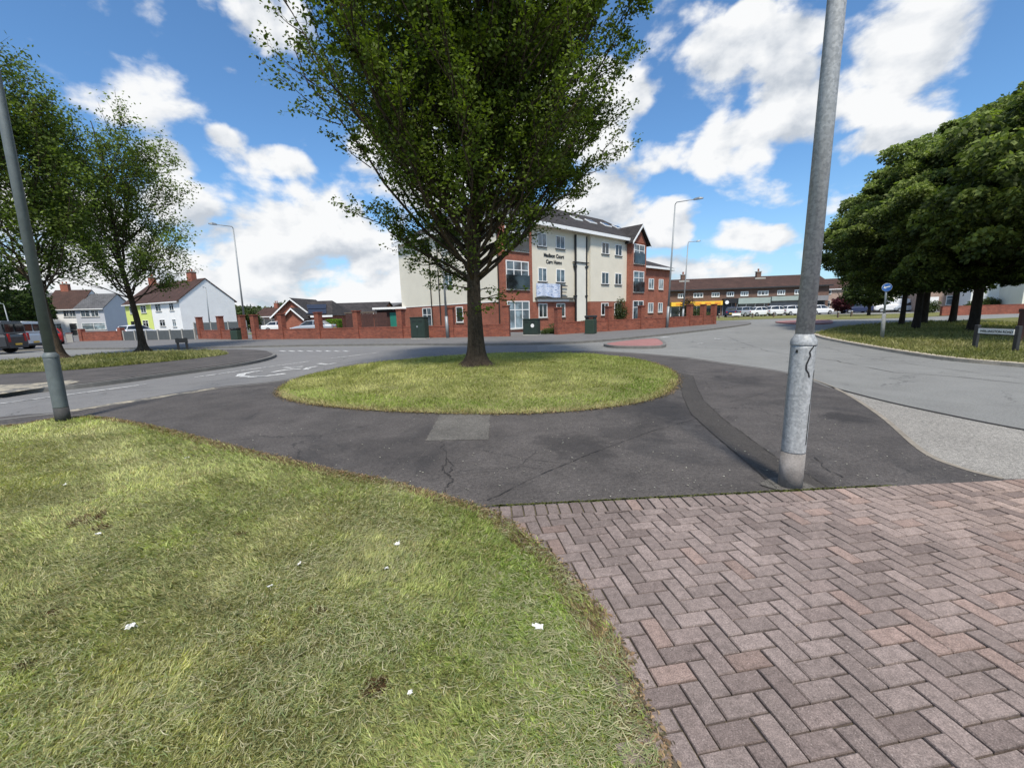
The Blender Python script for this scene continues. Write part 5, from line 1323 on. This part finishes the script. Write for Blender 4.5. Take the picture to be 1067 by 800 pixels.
# ------------------------------------------------------------------ vehicles
def wheel(parent, x, y, r, wdt=.2):
    t = MB().tube([(x, y - wdt / 2, r), (x, y + wdt / 2, r)], r, 20).build('tyre', M['tyre'], parent)
    t.name = 'wheel'
    s = -1 if y < 0 else 1
    MB().tube([(x, y + s * (wdt / 2 + .002), r), (x, y + s * (wdt / 2 + .015), r)], r * .62, 16).build('rim', M['rim'], t)
def loft(mb, secs):
    n = len(secs[0]); i0 = len(mb.v)
    for s in secs: mb.v += [tuple(p) for p in s]
    for k in range(len(secs) - 1):
        for j in range(n):
            a, b = i0 + k * n + j, i0 + k * n + (j + 1) % n; mb.f.append((a, b, b + n, a + n))
    mb.f.append(tuple(i0 + j for j in range(n))[::-1]); mb.f.append(tuple(i0 + (len(secs) - 1) * n + j for j in range(n)))
def car(label, loc, ang, paint, kind='hatch', group=None, name='parked_car', z=.01):
    root = empty(name, (loc[0], loc[1], z), ang, label, 'car' if kind != 'van' else 'van', group)
    if kind == 'van':
        prof = [(-2.45, .38, 1.0), (-2.42, .35, 1.15), (-1.8, .3, 1.18), (-.4, .3, 1.2), (1.0, .3, 1.2), (1.45, .3, 1.15), (2.2, .32, 1.02), (2.42, .42, .72)]
        hw = .95; cab = [(-2.40, 1.15, .93), (-2.34, 1.93, .84), (-1.0, 2.0, .84), (.55, 1.97, .83), (.95, 1.85, .80), (1.75, 1.12, .86)]
    elif kind == 'saloon':
        prof = [(-2.2, .45, .80), (-2.1, .32, .92), (-1.5, .22, .95), (-.4, .2, .93), (.9, .2, .92), (1.5, .22, .84), (2.0, .28, .72), (2.15, .4, .60)]
        hw = .87; cab = [(-1.55, .93, .80), (-1.0, 1.34, .64), (-.1, 1.43, .62), (.45, 1.38, .62), (1.15, .90, .78)]
    else:
        prof = [(-1.95, .45, .90), (-1.9, .32, 1.0), (-1.4, .22, 1.0), (-.4, .2, .97), (.8, .2, .95), (1.3, .22, .88), (1.8, .28, .76), (1.98, .4, .62)]
        hw = .86; cab = [(-1.88, .98, .80), (-1.6, 1.40, .66), (-.6, 1.5, .64), (.2, 1.45, .62), (1.05, .92, .78)]
    secs = []
    for k, (x, zb, zt) in enumerate(prof):
        w = hw * (.86 if k in (0, len(prof) - 1) else .95 if k in (1, len(prof) - 2) else 1)
        secs.append([(x, -w * .92, zb), (x, -w, zb + .12), (x, -w, zt - .14), (x, -w * .93, zt), (x, w * .93, zt), (x, w, zt - .14), (x, w, zb + .12), (x, w * .92, zb)])
    mb = MB(); loft(mb, secs); mb.build('body', paint, root)
    zb0 = cab[0][1]; belt = prof[3][2] - .02
    # glasshouse (dark) with painted roof and pillars
    gm = MB(); ss = []
    for x, zt, w in cab: ss.append([(x, -hw * .90, belt), (x, -w * .98, max(zt - .06, belt + .01)), (x, -w * .88, max(zt, belt + .012)), (x, w * .88, max(zt, belt + .012)), (x, w * .98, max(zt - .06, belt + .01)), (x, hw * .90, belt)])
    loft(gm, ss)
    van = kind == 'van'
    gm.build('cabin' if van else 'windows', paint if van else M['glassdark'], root)
    mb = MB(); ro = [c for c in cab if c[1] > belt + .35]; rs = []
    for x, zt, w in ro: rs.append([(x, -w * .97, zt - .07), (x, -w * .90, zt + .015), (x, w * .90, zt + .015), (x, w * .97, zt - .07)])
    loft(mb, rs)
    if van: mb.build('roof', paint, root)
    else:
        for i in range(1, len(cab)):       # pillars
            (x0, z0, w0), (x1, z1, w1) = cab[i - 1], cab[i]
            if i in (1, len(cab) - 1):
                for s in (-1, 1): mb.tube([(x0, s * (hw * .9 if z0 < belt + .1 else w0 * .95), max(z0, belt)), (x1, s * (hw * .88 if z1 < belt + .1 else w1 * .95), max(z1, belt))], .04, 5)
        for s in (-1, 1): mb.tube([(-.25, s * hw * .91, belt), (-.25, s * cab[2][2] * .97, cab[2][1] - .02)], .045, 5)
        mb.build('roof', paint, root)
    if van:
        for s in (-1, 1): MB().box(.7, 1.35, s * .925 - .01, s * .925 + .01, 1.22, 1.6).build('side_window', M['glassdark'], root)
        for y in (-.42, .42): MB().box(-2.425, -2.375, y - .34, y + .34, 1.30, 1.78).build('rear_window', M['glassdark'], root)
        mb = MB(); mb.prism([(1.02, -.72, 1.80), (1.72, -.78, 1.16), (1.72, .78, 1.16), (1.02, .72, 1.80)], (.03, 0, .03)); mb.build('windscreen', M['glassdark'], root)
    wx = 1.5 if van else 1.28
    for x in (-wx, wx):
        for y in (-hw + .06, hw - .06): wheel(root, x, y, .34 if van else .31)
    xf = prof[-2][0] + .04; xr = prof[0][0]
    for y in (-hw * .68, hw * .68):
        MB().box(xf - .02, xf + .12, y - .16, y + .16, .56, .70).build('headlight', M['lamplens'], root, bevel=.02)
        MB().box(xr - .02, xr + .03, y - (.09), y + (.09), .70, 1.2 if van else .86).build('tail_light', M['redlight'], root, bevel=.01)
    MB().box(xr - .035, xr - .003, -.26, .26, .50, .61).build('number_plate', M['yellowsign'], root)
    MB().box(xr - .05, xr + .04, -hw * .8, hw * .8, .32, .47).build('bumper', M['darkmetal'], root, bevel=.02)
    return root
def at0(px, py): p = at(px, py, 0); return (p.x, p.y)
# left vans, heading away to the left
vp = at(16, 372.5, 0)
Rv = at_y(-2, 350, vp.y + 3); an_v = R(200)
car('dark grey van parked at the far left edge', (Rv.x + 2.42 * math.cos(an_v), Rv.y + .9 + 2.42 * math.sin(an_v)), an_v, M['cardark'], 'van', name='parked_van')
Rv = at_y(20, 350, vp.y + 6.2); an_v = R(200)
car('white van parked just behind the dark grey van', (Rv.x + 2.42 * math.cos(an_v), Rv.y + .9 + 2.42 * math.sin(an_v)), an_v, M['carwhite'], 'van', name='parked_van')
p = at(32, 361.5, 0); car('small red car parked beyond the white van', (p.x - .6, p.y + 1.5), R(150), M['carred'], 'hatch')
p = at(84, 355, 0); car('white car parked on the drive of the white terrace house', (p.x + .2, p.y + 7), R(80), M['carwhite'], 'hatch')
p = at(108, 352, 0); car('dark car parked behind the red brick garden wall', (p.x, p.y + 5), R(5), M['cardark'], 'saloon')
# care home car park
p = at(314, 349, 0); car('silver saloon parked behind the long low wall', (p.x + .2, p.y + 2.4), R(186), M['carsilver'], 'saloon', z=.02)
p = at(280, 347, 0); car('pale car parked behind the tall brick pier by the lamp', (p.x - .6, p.y + 4), R(8), M['carwhite'], 'saloon', z=.02)
# cars in front of the shops
lab = ['dark blue car, leftmost of the row in front of the shops', 'silver car beside the dark blue one before the shops', 'white car in front of the green-grey shop signs', 'white car before the middle of the shutters', 'white car seen just left of the near steel column', 'white car seen just right of the near steel column']
for k, (px, m, an_, kd) in enumerate([(766, 'carblue', 60, 'hatch'), (778, 'carsilver', 20, 'hatch'), (791, 'carwhite', 14, 'saloon'), (809, 'carwhite', 14, 'hatch'), (826, 'carwhite', 12, 'hatch'), (852, 'carwhite', 12, 'saloon')]):
    Yc = 64.0; p = at_y(px, 325, Yc); car(lab[k], (p.x, Yc + (1 if k == 0 else 0)), R(an_), M[m], kd, 'cars parked in front of the shops')
lab = ['dark car right of the small purple tree', 'white van between the blue sign and slim trunk', 'pale car between the slim and thick trunks', 'silver car right of the thick dark trunk', 'white car behind the trunk by the brick wall']
for k, (px, py, m, kd) in enumerate([(892, 326, 'carblue', 'hatch'), (928, 327.5, 'carwhite', 'van'), (947, 325.5, 'carsilver', 'hatch'), (966, 326, 'carwhite', 'hatch'), (975, 325, 'carsilver', 'hatch')]):
    p = at_y(px, 325, 66 - k * 1.2); car(lab[k], (p.x, p.y), R(165 - 6 * k), M[m], kd, 'cars parked beyond the right-hand trees', name='parked_car' if kd != 'van' else 'parked_van')

# ------------------------------------------------------------------ signs
bs = at(919, 351.5, .08); bs.z = .08; tp = at_y(923.5, 303, bs.y) - bs
sg = empty('road_sign', bs, 0, 'round blue road sign on a pale post in the right-hand verge', 'road sign')
MB().tube([(0, 0, -.03), tp * .52], [.07, .065], 14).build('lower_post', M['concrete'], sg, True); MB().tube([tp * .52, tp * 1.09], [.036, .036], 10).build('post', M['lampgrey'], sg, True)
cd_ = (CAM - bs); cd_.z = 0; cd_.normalize(); sdr = Vector((-cd_.y, cd_.x, 0)); dn = (cd_ + sdr * .25).normalized(); c = tp * 1.07
o = MB().tube([c + dn * .05, c + dn * .062], .155, 28).build('sign_disc', M['bluesign'], sg)
sx_ = Vector((-dn.y, dn.x, 0)); upz = Vector((0, 0, 1))
def on_disc(u, w): return c + dn * .0655 + sx_ * u + upz * w
mb = MB(); mb.face([on_disc(-.08, .02), on_disc(.10, .06), on_disc(.10, .02), on_disc(-.07, -.02)]); mb.face([on_disc(-.11, -.03), on_disc(-.02, -.05), on_disc(-.08, .07)]); mb.build('arrow', M['upvc'], o)
o = MB().tube([c + dn * .045, c + dn * .049], .165, 28).build('rim', M['upvc'], sg)
# street nameplate on two dark posts
na = at(1014.5, 362.5, .08); nb_ = at(1056.5, 366, .08); nv = nb_ - na; nl_ = nv.length; nang = math.atan2(nv.y, nv.x)
npz = empty('street_nameplate', (na.x, na.y, .08), nang, 'white street nameplate on two dark posts under the right trees', 'street sign')
htp = zat(1014, 338.5, na.y) - .08
for x in (0, nl_): MB().box(x - .055, x + .055, -.02, .07, -.05, htp).build('post', M['darkmetal'], npz, bevel=.01)
z0, z1 = zat(1035, 348.0, (na.y + nb_.y) / 2) - .08, zat(1035, 342.6, (na.y + nb_.y) / 2) - .08
z1 = max(z1, z0 + .13)
pl = MB().box(.1, nl_ - .04, -.045, -.022, z0, z1).build('nameplate', M['upvc'], npz)
MB().box(.06, nl_ - .06, -.019, -.0, z0 - .03, z1 + .02).build('backing_board', M['darkmetal'], npz)
text_mesh('WELLINGTON ROAD', (z1 - z0) * .62, pl, ((nl_ + .1) / 2, -.047, z0 + (z1 - z0) * .26), (R(90), 0, 0), M['black'], 'street_name', .001)
k2 = at(1061, 357, .08); rl = empty('barrier_rail', (k2.x, k2.y, .08), nang, 'dark timber knee rail at the right edge behind the nameplate', 'barrier')
for x in (0, 1.8): MB().box(x - .06, x + .06, -.06, .06, -.05, zat(1061, 325.5, k2.y) - .08).build('post', M['darkwood'], rl)
MB().box(-.1, 1.95, -.05, .05, zat(1061, 325.5, k2.y) - .078, zat(1061, 325.5, k2.y) + .03).build('rail', M['darkwood'], rl)
# dark two-post frame on the left island
k3 = at(186.5, 365.5, KH); k4 = at(195.5, 365, KH); fr = empty('sign_frame', (k3.x, k3.y, KH), math.atan2(k4.y - k3.y, k4.x - k3.x), 'dark two-post street sign seen from behind on the left grass island', 'street sign')
lw = (k4 - k3).length; hh = zat(186, 352.3, k3.y) - KH
for x in (0, lw): MB().box(x - .05, x + .05, -.05, .05, -.05, hh).build('post', M['black'], fr)
MB().box(-.08, lw + .08, -.075, -.052, hh - .24, hh - .02).build('board', M['black'], fr)
# white barrier by the shops
p = at(767, 331.5, 0); wb = empty('parking_barrier', (p.x, p.y, 0), 0, 'low white barrier board on two posts in the shop verge', 'barrier')
for x in (-.4, .4): MB().box(x - .05, x + .05, 0.002, .08, 0, .7).build('post', M['wood'], wb)
MB().box(-.6, .6, -.03, 0, .35, .68).build('board', M['upvc'], wb)
for i, (px, py) in enumerate([(784, 331.3), (806, 330.6), (873, 331), (887, 330), (749, 332)]):
    p = at(px, py, 0); bo = empty('bollard', (p.x, p.y, 0), 0, None, 'bollard', 'small bollards in the far verge'); bo['label'] = 'small timber bollard standing in the verge by the shops'
    MB().box(-.07, .07, -.07, .07, -.02, .62).build('post', M['wood'], bo); MB().box(-.075, .075, -.075, .075, .622, .68).build('cap', M['upvc'], bo)

# ------------------------------------------------------------------ litter on the grass
def litter(px, py, s, seed, label, z=.044):
    r_ = random.Random(seed); p = at(px, py, z); mb = MB(); n = 5
    g = [[Vector(((i - 2) * s * .25 + r_.gauss(0, s * .06), (j - 2) * s * .16 + r_.gauss(0, s * .05), abs(r_.gauss(0, s * .16)))) for i in range(n)] for j in range(n)]
    for j in range(n - 1):
        for i in range(n - 1):
            if (i in (0, 3) and j in (0, 3)): continue
            mb.face([g[j][i], g[j][i + 1], g[j + 1][i + 1], g[j + 1][i]])
    o = mb.build('paper_scrap', M['paper']); o.location = p; o.rotation_euler = (r_.uniform(-.3, .3), r_.uniform(-.3, .3), r_.uniform(0, 6)); tag(o, label, 'litter', 'white scraps of litter on the near grass')
litter(560, 653, .052, 1, 'crumpled white paper scrap near the brick paving, largest litter on the grass')
litter(136, 653, .055, 2, 'white scrap lying at lower left of the near verge')
litter(281, 611, .034, 3, 'white scrap near the middle of the near verge')
litter(312, 587, .026, 4, 'tiny white scrap just above the middle one on the grass')
litter(403, 592, .030, 5, 'small white scrap below the pair near the asphalt curve')
litter(414, 567, .045, 6, 'white scrap nearest the curved asphalt edge')
litter(102, 556, .036, 7, 'white scrap beside the bare brown patch on the left')
litter(68, 505, .04, 8, 'white scrap below the leaning left column')
litter(427, 721, .024, 9, 'tiny white scrap low down near the bottom of the verge')
litter(195, 477, .04, 10, 'small white scrap close to the asphalt at upper left')
litter(995, 373.5, .3, 11, 'flat pale litter lying in the gutter beside the right verge', .03)
o = None

# scattered pale specks and petals on footway
n = 500; pxs = rng.uniform(250, 1030, n); pys = rng.uniform(435, 525, n); P = np.array([[*at(a, b)[:2]] for a, b in zip(pxs, pys)])
P = P[inside(P, foot_poly) & ~inside(P, isl_poly) & ~inside(P, grass_poly)]; P = P[(P - np.array([PA.x, PA.y])) @ np.array([en.x, en.y]) < -.02]; n = len(P)
s = rng.uniform(.003, .011, n); a = rng.uniform(0, 6.28, n); V = np.stack([np.stack([P[:, 0] + np.cos(a + k) * s * q, P[:, 1] + np.sin(a + k) * s * q, np.full(n, .021)], 1) for k, q in ((0, 1.3), (1.6, .7), (3.1, 1.1), (4.7, .6))], 1)
tag(quad_mesh('petal_specks', V, 4, np.array((.5, .48, .42))[None] * rng.uniform(.3, 1.1, (n, 1)), M['blade']), 'pale petals and specks scattered over the dark footway', 'debris', kind='stuff')

# ------------------------------------------------------------------ sky, sun
SUN_EL, SUN_AZ = R(58), R(178)         # azimuth from +Y, negative = left; sun behind the camera to the left
sd_ = Vector((math.sin(SUN_AZ) * math.cos(SUN_EL), math.cos(SUN_AZ) * math.cos(SUN_EL), math.sin(SUN_EL)))
sl = bpy.data.lights.new('sun', 'SUN'); sl.energy = 4.9; sl.angle = R(8); sl.color = (1, .93, .82)
so = bpy.data.objects.new('sun', sl); col.objects.link(so); so.rotation_euler = sd_.to_track_quat('Z', 'Y').to_euler()
w = bpy.data.worlds.new('World'); scene.world = w; w.use_nodes = True
t = NT(w.node_tree); bgn = t.n['Background']
sky = t.new('ShaderNodeTexSky', sky_type='NISHITA'); sky.sun_disc = False; sky.sun_elevation = SUN_EL; sky.sun_rotation = SUN_AZ; sky.air_density = 1.0; sky.dust_density = .6; sky.ozone_density = 2.0
gen = t.new('ShaderNodeTexCoord').outputs['Generated']; sp = t.new('ShaderNodeSeparateXYZ'); t.link(gen, sp.inputs[0])
X, Y, Z = sp.outputs
az = t.math('ARCTAN2', X, Y); el = t.math('ARCSINE', Z)
# cloud noise on a plane overhead so that clouds flatten towards the horizon
zc = t.math('ADD', t.math('MAXIMUM', Z, 0.0), .22); cb = t.new('ShaderNodeCombineXYZ'); t.link(t.math('DIVIDE', X, zc), cb.inputs[0]); t.link(t.math('DIVIDE', Y, zc), cb.inputs[1]); t.link(t.math('MULTIPLY', Z, 1.5), cb.inputs[2])
n1 = t.noise(cb.outputs[0], 2.3, 10, .58, .25); 
cb2 = t.new('ShaderNodeCombineXYZ'); t.link(t.math('MULTIPLY', az, 1.0), cb2.inputs[0]); t.link(t.math('MULTIPLY', el, 1.45), cb2.inputs[1])
n2 = t.noise(cb2.outputs[0], 6.5, 9, .52, .15)
nn = t.math('ADD', t.math('MULTIPLY', n1, .15), t.math('MULTIPLY', n2, .85))
BL = [(300, 262, 175, 75, 0), (60, 255, 180, 85, 0), (300, 310, 420, 30, 0), (275, 168, 55, 20, -.3), (285, 28, 45, 38, 0), (236, 72, 22, 9, 0), (180, 168, 36, 20, 0), (240, 145, 25, 14, 0), (440, 180, 90, 50, 0),
      (745, 150, 72, 40, 0), (845, 105, 95, 52, 0), (950, 52, 100, 62, 0), (815, 45, 50, 24, 0), (740, 80, 42, 48, 0), (915, 150, 75, 20, 0), (668, 98, 27, 28, 0), (625, 215, 60, 34, 0), (690, 232, 44, 26, 0), (760, 244, 36, 15, 0), (805, 247, 36, 13, 0), (600, 120, 60, 60, 0),
      (650, 290, 120, 22, 0), (780, 20, 24, 22, 0), (520, 60, 90, 90, 0)]
field = None
for (cx, cy, rx, ry, _) in BL:
    a0, e0 = azel(cx, cy); ra = abs(azel(cx + rx, cy)[0] - azel(cx - rx, cy)[0]) / 2; re = abs(azel(cx, cy - ry)[1] - azel(cx, cy + ry)[1]) / 2
    da = t.math('DIVIDE', t.math('SUBTRACT', az, a0), ra); de = t.math('DIVIDE', t.math('SUBTRACT', el, e0), re)
    q = t.math('SUBTRACT', 1.0, t.math('ADD', t.math('MULTIPLY', da, da), t.math('MULTIPLY', de, de)))
    field = q if field is None else t.math('MAXIMUM', field, q)
# behind and above the camera: scattered cloud from noise alone
back = t.math('MULTIPLY', t.smooth(Y, .1, -.3), .25); field = t.math('MAXIMUM', field, t.math('SUBTRACT', back, .45))
field = t.math('MAXIMUM', field, -.8)
dens = t.math('ADD', t.math('MULTIPLY', field, .62), t.math('MULTIPLY', t.math('SUBTRACT', nn, .455), 5.2))
cover = t.smooth(dens, .02, .62)
cb3 = t.new('ShaderNodeVectorMath', operation='ADD'); t.link(cb2.outputs[0], cb3.inputs[0]); cb3.inputs[1].default_value = (-.02, .05, 0)
n2u = t.noise(cb3.outputs[0], 6.5, 6, .52, .15)
relief = t.math('MULTIPLY', t.math('SUBTRACT', n2, n2u), 1.1)
cloud_sh = t.math('ADD', t.math('ADD', .52, relief), t.math('MULTIPLY', t.math('SUBTRACT', t.noise(cb2.outputs[0], 4.5, 4, .5), .5), .35))
cc = t.ramp(cloud_sh, [(.36, L(.56, .61, .68)), (.48, L(.80, .83, .87)), (.58, L(.96, .97, .98))])
skc = t.mix(1, sky.outputs[0], L(.104, .148, .178), 'MULTIPLY')
hz = t.smooth(el, .30, -.02); skc = t.mix(t.math('MULTIPLY', hz, .38), skc, L(.50, .66, .86))
fin = t.mix(cover, skc, cc)
t.link(fin, bgn.inputs[0]); bgn.inputs[1].default_value = 1.0
scene.view_settings.view_transform = 'Standard'; scene.view_settings.look = 'None'; scene.view_settings.exposure = 0
